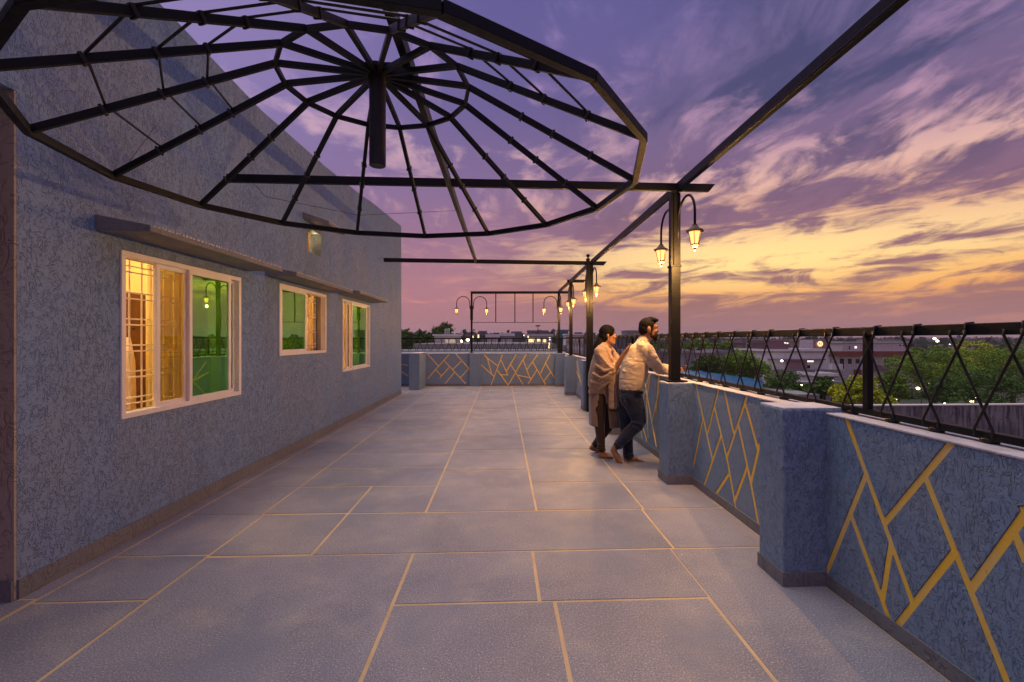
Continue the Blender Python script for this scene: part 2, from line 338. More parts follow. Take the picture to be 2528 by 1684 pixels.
def ground_mat():
    m, q, b = mat('ground_cover'); pos = q.node('ShaderNodeNewGeometry').outputs['Position']
    c = q.mix(q.mrange(q.noise(pos, .03, 6, .6), .4, .6), (.035, .05, .025), (.085, .075, .06))
    c = q.mix(q.mrange(q.noise(pos, .25, 5, .7), .5, .7, 0., .6), c, (.12, .105, .10))
    q.put(b.inputs['Base Color'], c); b.inputs['Roughness'].default_value = .9; return m
M['ground'] = ground_mat()
M['hill'] = simple('hill_scrub', (.035, .045, .045), .95, 0, .3, .01)

# ---------------------------------------------------------------- mesh helpers
def world_loc(o):
    v = Vector((0, 0, 0))
    while o is not None: v = v + o.location; o = o.parent
    return v
def tag(o, label=None, cat=None, group=None, kind=None):
    if label: o['label'] = label
    if cat: o['category'] = cat
    if group: o['group'] = group
    if kind: o['kind'] = kind
    return o
def empty(name, loc=(0, 0, 0), label=None, cat=None, group=None, parent=None):
    o = bpy.data.objects.new(name, None); C.objects.link(o); o.location = loc; o.empty_display_size = .2
    if parent: o.parent = parent; o.location = Vector(loc) - world_loc(parent)
    return tag(o, label, cat, group)
class MB:
    def __init__(s): s.v = []; s.f = []
    def add(s, vs, fs):
        k = len(s.v); s.v += [tuple(v) for v in vs]; s.f += [tuple(i + k for i in f) for f in fs]; return s
    def box(s, x0, x1, y0, y1, z0, z1):
        vs = [(x, y, z) for z in (z0, z1) for y in (y0, y1) for x in (x0, x1)]
        return s.add(vs, [(0, 2, 3, 1), (4, 5, 7, 6), (0, 1, 5, 4), (2, 6, 7, 3), (0, 4, 6, 2), (1, 3, 7, 5)])
    def bar(s, a, b, w, h, up=(0, 0, 1)):
        a, b = Vector(a), Vector(b); d = (b - a).normalized(); u = Vector(up)
        if abs(d.dot(u)) > .98: u = Vector((0, 1, 0))
        r = d.cross(u).normalized(); u = r.cross(d)
        vs = [p + r * (i * w / 2) + u * (j * h / 2) for p in (a, b) for j in (-1, 1) for i in (-1, 1)]
        return s.add(vs, [(0, 1, 3, 2), (4, 6, 7, 5), (0, 4, 5, 1), (2, 3, 7, 6), (0, 2, 6, 4), (1, 5, 7, 3)])
    def tube(s, pts, r, n=8, cap=True, flat=1.):
        pts = [Vector(p) for p in pts]; rs = r if isinstance(r, (list, tuple)) else [r] * len(pts); vs = []; fs = []; pr = None
        for i, p in enumerate(pts):
            d = (pts[min(i + 1, len(pts) - 1)] - pts[max(i - 1, 0)]).normalized()
            if pr is None: a = d.orthogonal().normalized()
            else:
                a = pr - d * pr.dot(d); a = a.normalized() if a.length > 1e-6 else d.orthogonal().normalized()
            pr = a; b = d.cross(a)
            for k in range(n):
                t = 2 * pi * k / n; vs.append(p + (a * cos(t) + b * sin(t) * flat) * rs[i])
        for i in range(len(pts) - 1):
            for k in range(n):
                k2 = (k + 1) % n; fs.append((i * n + k, i * n + k2, (i + 1) * n + k2, (i + 1) * n + k))
        if cap: fs += [tuple(range(n - 1, -1, -1)), tuple(range((len(pts) - 1) * n, len(pts) * n))]
        return s.add(vs, fs)
    def lathe(s, prof, c=(0, 0, 0), n=12, rot=0):
        c = Vector(c); vs = []; fs = []
        for r, z in prof:
            for k in range(n):
                t = 2 * pi * k / n + rot; vs.append(c + Vector((r * cos(t), r * sin(t), z)))
        m_ = len(prof)
        for i in range(m_ - 1):
            for k in range(n):
                k2 = (k + 1) % n; fs.append((i * n + k, i * n + k2, (i + 1) * n + k2, (i + 1) * n + k))
        fs += [tuple(range(n - 1, -1, -1)), tuple(range((m_ - 1) * n, m_ * n))]
        return s.add(vs, fs)
    def prism(s, poly, off):
        n = len(poly); a = [Vector(p) for p in poly]; b = [p + Vector(off) for p in a]
        return s.add(a + b, [tuple(range(n - 1, -1, -1)), tuple(range(n, 2 * n))] + [(i, (i + 1) % n, (i + 1) % n + n, i + n) for i in range(n)])
    def ell(s, c, r, rot=(0, 0, 0), n=14, m_=9):
        c = Vector(c); E = Matrix.Rotation(rot[2], 3, 'Z') @ Matrix.Rotation(rot[1], 3, 'Y') @ Matrix.Rotation(rot[0], 3, 'X'); vs = []; fs = []
        for i in range(m_ + 1):
            ph = pi * (i + .001 if i == 0 else i - .001 if i == m_ else i) / m_
            for k in range(n):
                t = 2 * pi * k / n; vs.append(c + E @ Vector((r[0] * sin(ph) * cos(t), r[1] * sin(ph) * sin(t), r[2] * cos(ph))))
        for i in range(m_):
            for k in range(n):
                k2 = (k + 1) % n; fs.append((i * n + k, (i + 1) * n + k, (i + 1) * n + k2, i * n + k2))
        fs += [tuple(range(n)), tuple(range(m_ * n + n - 1, m_ * n - 1, -1))]
        return s.add(vs, fs)
    def cap(s, a, b, ra, rb, n=12):
        a, b = Vector(a), Vector(b); d = b - a; L = d.length; d.normalize(); pts = []; rs = []
        for i in range(5): t = pi / 2 * i / 4; pts.append(a - d * ra * cos(t)); rs.append(max(ra * sin(t), ra * .03))
        for i in range(5): t = pi / 2 * i / 4; pts.append(b + d * rb * sin(t)); rs.append(max(rb * cos(t), rb * .03))
        return s.tube(pts, rs, n)
    def mesh(s, name, off=None, smooth=False):
        me = bpy.data.meshes.new(name); vs = s.v if off is None else [(v[0] - off.x, v[1] - off.y, v[2] - off.z) for v in s.v]
        me.from_pydata(vs, [], s.f); me.validate()
        bm = bmesh.new(); bm.from_mesh(me); bmesh.ops.recalc_face_normals(bm, faces=bm.faces); bm.to_mesh(me); bm.free()
        if smooth:
            for p in me.polygons: p.use_smooth = True
        return me
    def build(s, name, m, parent=None, bevel=0, smooth=False):
        me = s.mesh(name, world_loc(parent) if parent else None, smooth); o = bpy.data.objects.new(name, me); C.objects.link(o)
        if m is not None: me.materials.append(m)
        if parent: o.parent = parent
        if bevel:
            b = o.modifiers.new('bevel', 'BEVEL'); b.width = bevel; b.segments = 2; b.limit_method = 'ANGLE'
        return o
def inst(name, me, parent, loc, rot=(0, 0, 0), scale=(1, 1, 1)):
    o = bpy.data.objects.new(name, me); C.objects.link(o); o.parent = parent; o.location = Vector(loc) - world_loc(parent); o.rotation_euler = rot; o.scale = scale; return o
def copy_tree(o, parent=None):
    c = o.copy(); C.objects.link(c); c.parent = parent
    for ch in list(o.children): copy_tree(ch, c)
    return c
def bake(o):
    dg = bpy.context.evaluated_depsgraph_get(); me = bpy.data.meshes.new_from_object(o.evaluated_get(dg)); old = o.data
    o.modifiers.clear(); me.name = old.name; o.data = me; return o
def cut(o, cutter, us=True):
    b = o.modifiers.new('cut', 'BOOLEAN'); b.operation = 'DIFFERENCE'; b.object = cutter; b.solver = 'EXACT'; b.use_self = us
    bpy.context.view_layer.update(); bake(o); bpy.data.objects.remove(cutter); return o

# ================================================================ ground and city floor
GZ = -9.0
mb = MB(); mb.add([(-4000, -600, GZ), (4000, -600, GZ), (4000, 4200, GZ), (-4000, 4200, GZ)], [(0, 1, 2, 3)])
tag(mb.build('ground', M['ground']), kind='structure')
mb = MB(); vs = []; N = 160
for j in range(7):
    for i in range(N + 1):
        xx = -4200 + 8400 * i / N; t = j / 6
        hh = (14 + 12 * sin(xx * .0021) + 9 * sin(xx * .0057 + 2) + 6 * sin(xx * .013 + .5) + 3 * sin(xx * .037)) * sin(pi * t * .5)
        vs.append((xx, 2500 + 1400 * t, GZ + 1 + max(0, hh) * .95))
mb.add(vs, [(j * (N + 1) + i, j * (N + 1) + i + 1, (j + 1) * (N + 1) + i + 1, (j + 1) * (N + 1) + i) for j in range(6) for i in range(N)])
tag(mb.build('hills', M['hill'], smooth=True), kind='structure')

# ================================================================ terrace floor
XW, XP, YF = -2.61, 1.84, 13.92
mb = MB(); mb.box(-6, 2.10, -3, 14.25, -.35, -.0025)
floor = tag(mb.build('terrace_floor', M['grout']), kind='structure')
slabs = []
slabs += [(-1.9, -.58, -2, 3.05), (-.58, .28, -2, 2.46), (.28, 1.12, -2, 2.455), (1.12, 1.838, -2, 3.04), (-2.5, -1.9, -2, 2.56), (-2.5, -1.9, 2.56, 3.085),
          (-.58, .20, 2.46, 3.05), (.20, 1.13, 2.455, 3.045), (-2.5, -1.9, 3.085, 3.79), (-1.9, -1.24, 3.06, 3.77), (-1.24, 1.15, 3.045, 3.765), (1.15, 1.838, 3.04, 3.765)]
lrow = [3.78, 4.46, 5.1, 5.75, 6.45, 7.2, 8.0, 8.9, 9.9, 11.0, 12.4, YF]
for a, b in zip(lrow, lrow[1:]): slabs += [(-2.5, -1.92, a, b), (-1.92, -1.24 if b < 4.5 else -.62, a, b)]
slabs.append((-1.24, -.62, 3.765, 4.46))
rrow = [3.765, 4.95, 5.87, 6.67, 8.1, 9.4, 10.8, 12.3, YF]
for a, b in zip(rrow, rrow[1:]): slabs.append((-.62, .28, a, b))
rrow[1] = 4.5
for a, b in zip(rrow, rrow[1:]): slabs += [(.28, 1.17, a, b), (1.17, 1.838, a, b)]
slabs += [(-6, -2.51, -2, 2.60), (-6, -2.51, 12.1, YF), (-2.605, -2.5, 2.6, 12.1)]
for (x0, x1, y0, y1) in slabs:
    gx = .0105 - (.0002 * y0 if y0 > 0 else 0); gy = .010 + .0003 * y0
    q0 = MB(); q0.box(x0 + gx, x1 - gx, y0 + gy, y1 - gy, -.002, 0)
    q0.build('slab', M['floor'], floor)

# ================================================================ house
house = empty('house', (XW - .1, 7.3, 0), 'blue rough stucco house along the left side of the terrace, lit windows under concrete sunshades', 'house')
top = [(-3, 4.35), (2.6, 4.10), (3.6, 3.965), (5.1, 3.885), (6.95, 3.955), (8.65, 4.07), (9.4, 4.15), (12.06, 4.33)]
poly = [(XW, 12.06, -.05), (XW, 12.06, 4.33)] + [(XW, a, b) for a, b in reversed(top[:-1])] + [(XW, -3, 2.735), (XW, 2.60, 2.735), (XW, 2.60, -.05)]
mb = MB(); mb.prism(poly, (-.18, 0, 0)); wall = mb.build('wall', M['wall'], house)
WIN = [(3.27, 4.72, .85, 2.015), (5.51, 6.95, 1.205, 2.06), (7.65, 9.20, .865, 2.065)]
cb = MB()
for a, b, c_, e in WIN: cb.box(XW - .4, XW + .2, a, b, c_, e)
cb.box(XW - .4, XW + .2, 6.33, 6.78, 2.585, 2.90)
cut(wall, cb.build('cutter', None))
# doorway recess beside the wall corner
MB().box(-6, XW - .0008, 2.586, 2.5993, -.05, 2.7343).build('jamb_plaster', M['jamb'], house); MB().box(-6, XW - .181, 2.601, 2.8, -.05, 2.735).build('jamb', M['jamb'], house)
MB().box(-6, XW - .181, -3, 2.60, 2.70, 2.733).build('recess_ceiling', M['jamb'], house)
MB().box(-6, -5.9, -3, 2.6, 0, 2.70).build('recess_wall', M['jamb'], house)
MB().box(-6, XW - .002, 2.573, 2.5855, .0005, .11).build('skirting', M['plinth'], house)
MB().box(XW + .0005, XW + .010, 2.602, 12.06, .0005, .105).build('skirting', M['plinth'], house)
MB().box(-9, XW - .1805, 2.9, 12.05, GZ, -.36).build('lower_storey', M['h_pale'], house)
MB().box(-9, 2.05, -3.2, 14.2, GZ, -.36).build('lower_storey', M['h_pale'], house)
MB().box(-9, XW - .181, 2.81, 12.0, 3.2, 3.35).build('roof_slab', M['h_concrete'], house)
# rooms
for y0, y1 in ((2.81, 5.1), (5.2, 7.3), (7.4, 9.9)):
    r_ = MB(); t_ = .05
    r_.box(-6, -5.95, y0, y1, 0, 3.1); r_.box(-5.95, XW - .181, y0, y0 + t_, 0, 3.1); r_.box(-5.95, XW - .181, y1 - t_, y1, 0, 3.1)
    r_.box(-5.95, XW - .181, y0 + t_, y1 - t_, 3.05, 3.1)
    r_.build('room_wall', M['room'], house)
    MB().box(-5.95, XW - .181, y0 + t_, y1 - t_, 0, .04).build('room_floor', M['roomfloor'], house)
# small ventilator niche high on the wall
n_ = MB(); n_.box(XW - .18, XW - .16, 6.335, 6.775, 2.59, 2.895); n_.build('niche_back', M['ochre_niche'], house)
n_ = MB(); n_.prism([(XW - .155, 6.34, 2.60), (XW - .155, 6.34, 2.88), (XW - .155, 6.6, 2.88)], (.09, .0, 0)); n_.build('niche_blade', M['curtain_c'], house)
# concrete sunshades
def sunshade(y0, y1, z0, zf, proj=.34, th=.10, tf=.042):
    poly = [(XW + .0005, y0, z0), (XW + .0005, y0, z0 - th), (XW + proj, y0, zf - tf), (XW + proj, y0, zf)]
    o = MB().prism(poly, (0, y1 - y0, 0)).build('sunshade', M['sunshade'], house, bevel=.004)
    e = MB(); yy = y0 + .03                                      # ragged drip of whitewash along the top edge
    while yy < y1 - .03:
        w = rnd.uniform(.012, .035); e.box(XW + proj - .02, XW + proj + rnd.uniform(.001, .004), yy, yy + w, zf - rnd.uniform(.003, .007), zf + rnd.uniform(.003, .008)); yy += w + rnd.uniform(.004, .03)
    d_ = e.build('lime_edge', M['coping'], o); d_['kind'] = 'stuff'
sunshade(3.08, 4.88, 2.205, 2.140); sunshade(5.20, 7.12, 2.21, 2.143); sunshade(7.47, 9.25, 2.215, 2.172); sunshade(6.16, 6.80, 3.07, 2.955, .34, .09, .045)
# windows -----------------------------------------------------------
def ring(mb, x0, x1, y0, y1, z0, z1, w):
    mb.box(x0, x1, y0, y1, z0, z0 + w); mb.box(x0, x1, y0, y1, z1 - w, z1); mb.box(x0, x1, y0, y0 + w, z0 + w, z1 - w); mb.box(x0, x1, y1 - w, y1, z0 + w, z1 - w); return mb
def window(i, sashes, grille):
    a, b, z0, z1 = WIN[i]; fw = .045
    f = MB(); ring(f, XW - .06, XW + .012, a + .0005, b - .0005, z0 + .0005, z1 - .0005, fw * .85); w = f.build('window', M['frame'], house, bevel=.004)
    ring(MB(), XW - .11, XW - .0601, a + .001, b - .001, z0 + .001, z1 - .001, .035).build('track', M['track'], w)
    for (s0, s1, dx, gm) in sashes:
        ring(MB(), XW - .045 + dx, XW - .018 + dx, s0, s1, z0 + fw - .012, z1 - fw + .012, .038).build('sash', M['frame'], w, bevel=.003)
        MB().box(XW - .034 + dx, XW - .029 + dx, s0 + .037, s1 - .037, z0 + fw + .025, z1 - fw - .025).build('pane', M[gm], w)
    for (g0, g1) in grille:
        n = max(2, round((z1 - z0) / .19)); hb = MB().tube([(0, g0, 0), (0, g1, 0)], .006, 6).mesh('grille_bar'); hb.materials.append(M['grille'])
        vb = MB().tube([(0, 0, z0 + .01), (0, 0, z1 - .01)], .006, 6).mesh('grille_bar'); vb.materials.append(M['grille'])
        for k_ in range(n):
            zc = z0 + (k_ + .5) * (z1 - z0) / n
            for s_ in (-.022, .022): inst('grille_bar', hb, w, (XW - .13, 0, zc + s_))
        m_ = max(2, round((g1 - g0) / .115))
        for k_ in range(m_ + 1): inst('grille_bar', vb, w, (XW - .1435, g0 + (g1 - g0) * k_ / m_, 0))
    return w
w1 = window(0, [(3.632, 3.975, .0, 'amber'), (3.955, 4.545, .03, 'glass'), (4.56, 4.70, -.02, 'glass')], [(3.30, 4.0)])
window(1, [(5.54, 6.255, .03, 'glass')], [(6.24, 6.92)])
window(2, [(7.92, 8.10, 0., 'amber'), (8.10, 8.98, .03, 'glass'), (8.99, 9.16, -.02, 'amber')], [(7.68, 8.12)])
# things inside the rooms
def curtain(y0, y1, x, z0, z1, m, label, along='y', nf=9, amp=.025):
    mb = MB(); vs = []; n = nf * 8
    for j in (0, 1):
        for i in range(n + 1):
            t = i / n; o_ = amp * sin(2 * pi * nf * t) + amp * .4 * sin(2 * pi * 2.3 * t + 1)
            q = y0 + (y1 - y0) * t
            vs.append((x + o_, q, z1 if j else z0) if along == 'y' else (q, x + o_, z1 if j else z0))
    mb.add(vs, [(i, i + 1, n + 1 + i + 1, n + 1 + i) for i in range(n)])
    o = mb.build('curtain', m, smooth=True); s = o.modifiers.new('s', 'SOLIDIFY'); s.thickness = .004; tag(o, label, 'curtain'); return o
curtain(4.05, 4.9, XW - .42, .5, 2.35, M['curtain_c'], 'pale curtain hanging behind the green pane of the nearest window', nf=7)
curtain(6.15, 7.15, XW - .27, .5, 2.35, M['curtain_c'], 'cream curtain glowing behind the grille of the middle window', nf=9)
curtain(5.45, 6.2, XW - .5, .5, 2.35, M['curtain_c'], 'dim curtain behind the green pane of the middle window', nf=6)
curtain(7.75, 8.3, XW - .40, .5, 2.35, M['curtain_b'], 'brown curtain behind the grille of the farthest window', nf=6)
curtain(8.35, 9.3, XW - .44, .5, 2.35, M['curtain_c'], 'cream curtain behind the green pane of the farthest window', nf=8)
wd = empty('wardrobe', (-3.95, 4.6, .04), 'dark brown wooden cupboard inside the room behind the open end of the nearest window', 'wardrobe')
MB().box(-4.4, -3.625, 4.62, 5.03, .04, 1.86).build('carcass', M['wood'], wd)
for zz in (.45, .80, 1.15, 1.50): MB().box(-4.38, -3.64, 4.602, 4.62, zz, zz + .30).build('drawer_front', M['wood'], wd, bevel=.006)
gw = empty('hanging_garment', (-3.52, 4.5, 1.2), 'long white garment hanging on a hook, seen through the grille of the nearest window', 'clothes')
MB().tube([(-3.52, 4.5, 1.42), (-3.515, 4.5, 1.2), (-3.52, 4.51, .9), (-3.525, 4.5, .3)], [.02, .05, .055, .065], 14, flat=.35).build('cloth', M['curtain_w'], gw, smooth=True)
MB().tube([(-3.52, 4.5, 1.42), (-3.52, 4.52, 1.5), (-3.52, 4.58, 1.5)], .006, 6).build('hook', M['iron'], gw)
gb = empty('hanging_bag', (-3.72, 4.56, 1.5), 'brown bundle of clothes hanging above the cupboard behind the nearest window', 'clothes')
MB().tube([(-3.74, 4.54, 1.98), (-3.72, 4.54, 1.85), (-3.70, 4.55, 1.6), (-3.71, 4.55, 1.48)], [.02, .07, .06, .04], 12, flat=.6).build('cloth', M['curtain_b'], gb, smooth=True)
MB().tube([(-3.74, 4.54, 1.97), (-3.74, 4.56, 2.06), (-3.74, 4.7, 2.07)], .005, 6).build('strap', M['wood'], gb)
for i, (bx_, by_, wts) in enumerate(((-3.9, 3.5, 150), (-3.5, 6.75, 190), (-3.5, 8.5, 170))):
    b_ = empty('ceiling_bulb', (bx_, by_, 2.8), ['bulb on the ceiling of the room with the nearest window', 'bulb on the ceiling of the room with the middle window', 'bulb on the ceiling of the room with the farthest window'][i], 'light bulb', 'bulbs in the three rooms')
    MB().ell((bx_, by_, 2.8), (.05, .05, .07)).build('glass', M['bulb'], b_, smooth=True); MB().lathe([(.025, 0), (.025, .19)], (bx_, by_, 2.86), 10).build('holder', M['frame'], b_)
    l = bpy.data.objects.new('room_light', bpy.data.lights.new('room_light', 'POINT')); C.objects.link(l); l.parent = b_; l.location = (0, 0, -.14); l.data.energy = wts; l.data.color = (1, .70, .32); l.data.shadow_soft_size = .12
l = bpy.data.objects.new('niche_light', bpy.data.lights.new('niche_light', 'POINT')); C.objects.link(l); l.parent = house; l.location = Vector((XW - .05, 6.66, 2.86)) - world_loc(house); l.data.energy = .55; l.data.color = (1, .62, .2); l.data.shadow_soft_size = .02

# ================================================================ parapets
pr = empty('parapet_wall', (XP + .1, 7, 0), 'long waist high blue parapet wall down the right side, with gold lines', 'parapet')
pf = empty('parapet_wall', (0, YF + .1, 0), 'short blue parapet wall closing the far end of the terrace', 'parapet')
PH = .972
def panel_lines(parent, segs, plane, w, thick=.004, inset=0.):
    out = []
    for i_, (a, b) in enumerate(segs):
        thick += .00017
        a, b = Vector(a), Vector(b); out.append((a, b))
        nrm = Vector((-1, 0, 0)) if plane == 'x' else Vector((0, -1, 0))
        d_ = (b - a).normalized()
        MB().bar(a - nrm * (inset - thick / 2) - d_ * w * .3, b - nrm * (inset - thick / 2) + d_ * w * .3, w, thick, nrm).build('gold_line', M['yellow'], parent)
    return out
def groove(panel, segs, w, depth):
    for i, (a, b) in enumerate(segs):
        a, b = Vector(a), Vector(b); d_ = (b - a).normalized(); e = .00013 * i
        cut(panel, MB().bar(a - d_ * (w * .35 + e), b + d_ * (w * .35 + e), w + e, 2 * depth + e, (-1, 0, 0)).build('cutter', None), False)
    return panel
def clampz(p, lo=.03, hi=None):
    p = p.copy(); p.z = max(lo, min(hi or PH - .004, p.z)); return p
def z4(p): return WX(2000 + p[0] / 2.2917, 1000 + p[1] / 2.2917, XP)
def z3(p): return WX(1550 + p[0] / 3.484, 900 + p[1] / 3.484, XP)
def z7(p): return WX(1400 + p[0] / 3.733, 750 + p[1] / 3.733, XP)
def z6(p): return WX(1360 + p[0] / 3.735, 600 + p[1] / 3.735, XP)
near = [((205, 75), (580, 1130)), ((790, 215), (425, 660)), ((645, 400), (1110, 1568)), ((315, 390), (90, 950)), ((230, 625), (465, 1310)), ((455, 790), (405, 1110)), ((810, 840), (470, 1300)), ((1210, 620), (915, 1030)), ((1150, 720), (1215, 880))]
near = [(clampz(z4(a)), clampz(z4(b))) for a, b in near]
near += [(Vector((XP, 1.55, .80)), Vector((XP, 1.40, .45))), (Vector((XP, 1.40, .45)), Vector((XP, 1.22, .1))), (Vector((XP, 1.40, .45)), Vector((XP, 1.15, .9))), (Vector((XP, .95, .1)), Vector((XP, .8, .9)))]
mid = [((585, 165), (725, 815)), ((775, 215), (680, 600)), ((640, 470), (555, 910)), ((745, 370), (850, 810)), ((850, 810), (935, 1310)), ((830, 225), (905, 580)), ((1020, 270), (845, 810)), ((1005, 330), (1118, 740)), ((795, 620), (645, 1080)),
       ((945, 500), (1055, 1020)), ((1055, 1020), (1125, 1400)), ((860, 950), (740, 1170)), ((1020, 890), (915, 1180)), ((1130, 690), (1055, 1020))]
mid = [(clampz(z3(a)), clampz(z3(b))) for a, b in mid]
beh = [((768, 640), (735, 880)), ((718, 735), (822, 1315)), ((850, 800), (780, 1100)), ((850, 660), (820, 1000)), ((735, 890), (750, 1230))]
beh = [(clampz(z7(a)), clampz(z7(b))) for a, b in beh] + [(Vector((XP, 5.7, .95)), Vector((XP, 6.1, .4))), (Vector((XP, 6.1, .4)), Vector((XP, 5.8, .1))), (Vector((XP, 6.4, .9)), Vector((XP, 6.0, .1)))]
far6 = [((240, 1090), (290, 1380)), ((285, 1190), (238, 1390)), ((245, 1200), (290, 1300)), ((235, 1180), (262, 1250))]
far6 = [(clampz(z6(a)), clampz(z6(b))) for a, b in far6]
def rand_lines(y0, y1, n=9):
    out = []; st = (y1 - y0) / n
    for i in range(n):
        a = y0 + st * (i + .2); b = a + rnd.uniform(.35, .7) * (1 if i % 2 else -1)
        z0_, z1_ = rnd.choice([(.12, .95), (.3, .95), (.12, .7)])
        b2 = max(y0 + .03, min(y1 - .03, b)); out.append((Vector((XP, a, z1_)), Vector((XP, b2, z0_))))
    return out
PILL = [.62, 2.545, 4.38, 6.72, 9.02, 11.50, 13.67]
bays = [(-2.0, .62), (.87, 2.545), (2.795, 4.38), (4.63, 6.72), (6.97, 9.02), (9.27, 11.50), (11.75, 13.67)]
lines = [[], near, mid, beh, rand_lines(7.0, 9.0), rand_lines(9.3, 11.4)[:4] + far6, rand_lines(11.8, 13.6, 6)]
for i, ((a, b), ln) in enumerate(zip(bays, lines)):
    p = MB().box(XP, XP + .2, a, b, -.005, PH).build('panel', M['parapet'], pr)
    big = i in (1, 2)
    if big and ln: groove(p, ln, .034, .009)
    panel_lines(pr, ln, 'x', .031 if big else .02, .004, .009 if big else .0)
    MB().box(XP - .006, XP, a, b, .0005, .075).build('skirting', M['plinth'], pr)
    c_ = MB(); c_.box(XP - .004, XP + .235, a, b, PH, PH + .012); c_.build('coping', M['coping'], pr, bevel=.004)
for i, yy in enumerate(PILL):
    h_ = [1.0, 1.008, .978, .985, .985, .985, .985][i]
    MB().box(XP - .25, XP + .2, yy, yy + .25, -.005, h_).build('pillar', M['parapet'], pr, bevel=.012)
    MB().box(XP - .244, XP + .236, yy + .006, yy + .244, h_ - .004, h_ + .002).build('pillar_top', M['coping'], pr, bevel=.004)
    MB().box(XP - .256, XP - .002, yy - .006, yy + .256, .0005, .082).build('skirting', M['plinth'], pr)
# far wall
def q5(p): return W(980 + p[0] / 4.708, 780 + p[1] / 4.708, YF)
f1 = [((360, 447), (480, 580)), ((605, 450), (360, 725)), ((455, 630), (520, 700)), ((605, 600), (500, 720)), ((545, 515), (800, 790)), ((690, 450), (835, 610)), ((745, 530), (650, 620)), ((665, 660), (555, 795)), ((835, 610), (740, 715)),
      ((1015, 450), (1050, 490)), ((1050, 490), (1170, 580)), ((1050, 490), (1100, 670)), ((980, 570), (1125, 700)), ((1225, 450), (1095, 800)), ((1210, 515), (1290, 690)), ((1290, 685), (1210, 685)), ((1165, 630), (1290, 800)), ((1385, 450), (1275, 640)),
      ((1315, 555), (1465, 795)), ((1500, 450), (1295, 800)), ((1465, 510), (1550, 735)), ((1405, 690), (1550, 720)), ((1635, 450), (1515, 620)), ((1580, 540), (1725, 795)), ((1775, 450), (1670, 665)), ((1625, 630), (1525, 790)), ((1725, 545), (1830, 720)), ((1785, 655), (1715, 750)),
      ((65, 565), (130, 575)), ((60, 650), (130, 700))]
MB().box(-4.5, XP - .25, YF, YF + .2, -.005, PH).build('panel', M['parapet'], pf)
panel_lines(pf, [(clampz(q5(a)), clampz(q5(b))) for a, b in f1], 'y', .026)
MB().box(-4.5, XP - .25, YF - .005, YF + .235, PH, PH + .014).build('coping', M['coping'], pf, bevel=.004)
MB().box(-4.5, XP - .26, YF - .006, YF, .0005, .07).build('skirting', M['plinth'], pf)
MB().box(-.985, -.645, YF - .06, YF, 0, PH - .002).build('pillar', M['parapet'], pf, bevel=.008)
MB().box(-2.575, -2.285, 12.87, YF - .001, -.005, 1.005).build('wing', M['parapet'], pf, bevel=.01)
MB().box(-2.578, -2.282, 12.865, YF - .006, 1.005, 1.02).build('wing_coping', M['coping'], pf, bevel=.004)
panel_lines(pf, [((-2.283, 13.2, .35), (-2.283, 13.7, .50)), ((-2.283, 13.45, .35), (-2.283, 13.45, .6))], 'x', .02, .004, -.004)

# ================================================================ railings
RX = 1.955
rr = empty('railing', (RX, 6, PH), 'black iron railing of crossed rods on top of the right parapet', 'railing')
rf = empty('railing', (-.5, YF + .1, PH), 'black iron railing with zigzag rods across the far end of the terrace', 'railing')
MB().box(RX - .022, RX + .022, -1.5, YF + .1, 1.418, 1.466).build('top_rail', M['iron'], rr, bevel=.004)
MB().box(RX - .022, RX + .022, -1.5, YF + .1, .998, 1.030).build('bottom_rail', M['iron'], rr, bevel=.004)
for yy in (.1, 2.386, 6.85, 9.15, 11.6): MB().box(RX - .016, RX + .016, yy - .019, yy + .019, 1.030, 1.418).build('railing_post', M['iron'], rr, bevel=.003)
tops = [1.0, 1.23, 1.45, 1.66, 1.874, 2.115, 2.345, 2.645, 2.95, 3.29, 3.52, 3.8, 4.1, 4.353, 4.6, 4.856]
t_ = 5.10
while t_ < YF: tops.append(t_); t_ += .25
zt, zb_ = 1.44, 1.02
for i, tY in enumerate(tops):
    up = tops[i + 1] if i + 1 < len(tops) else tY + .25; lo_ = tops[i - 1] if i else tY - .23
    for s_, other in ((-1, up), (1, lo_)):
        mY = (tY + other) / 2; c = .035
        a = Vector((RX - .028, tY + s_ * .035, zt)); b = Vector((RX - .028, mY - s_ * .03, zb_))
        off = .006 * s_
        k1 = a.copy(); k1.z = 1.40; k1.y = tY + s_ * .022
        MB().tube([a + Vector((off, 0, 0)), (a.x + off, tY + s_ * .038, 1.418), (b.x + off, b.y, 1.04), b + Vector((off, 0, -.012))], .0058, 6).build('rod', M['iron_dull'], rr, smooth=True)
    mY = (tY + up) / 2
    MB().ell((RX, mY, .994), (.03, .035, .018), n=10, m_=6).build('stud', M['iron_dull'], rr, smooth=True)
    MB().tube([(RX - .026, tY - .033, 1.412), (RX - .026, tY - .033, 1.468), (RX + .01, tY - .033, 1.470)], .0045, 6).build('clip', M['iron_dull'], rr, smooth=True)
FY = YF + .1
MB().box(-4.4, RX - .023, FY - .02, FY + .02, 1.412, 1.445).build('top_rail', M['iron'], rf)
MB().box(-4.4, RX - .023, FY - .02, FY + .02, 1.035, 1.06).build('bottom_rail', M['iron'], rf)
xx = -4.3; k_ = 0
while xx < RX - .25:
    for s_ in (-1, 1): MB().tube([(xx + s_ * .02, FY, 1.06), (xx + s_ * .11, FY, 1.30), (xx + s_ * .085, FY, 1.412)], .0085, 5).build('rod', M['iron_dull'], rf)
    xx += .215
xx = -.85
while xx < RX - .1: MB().tube([(xx, FY + .03, 1.05), (xx + .02, FY + .03, 1.412)], .006, 4).build('rod', M['iron_dull'], rf); xx += .07
for xx in (1.80,): MB().box(xx - .03, xx + .03, FY - .03, FY + .03, PH, 1.44).build('railing_post', M['iron'], rf)

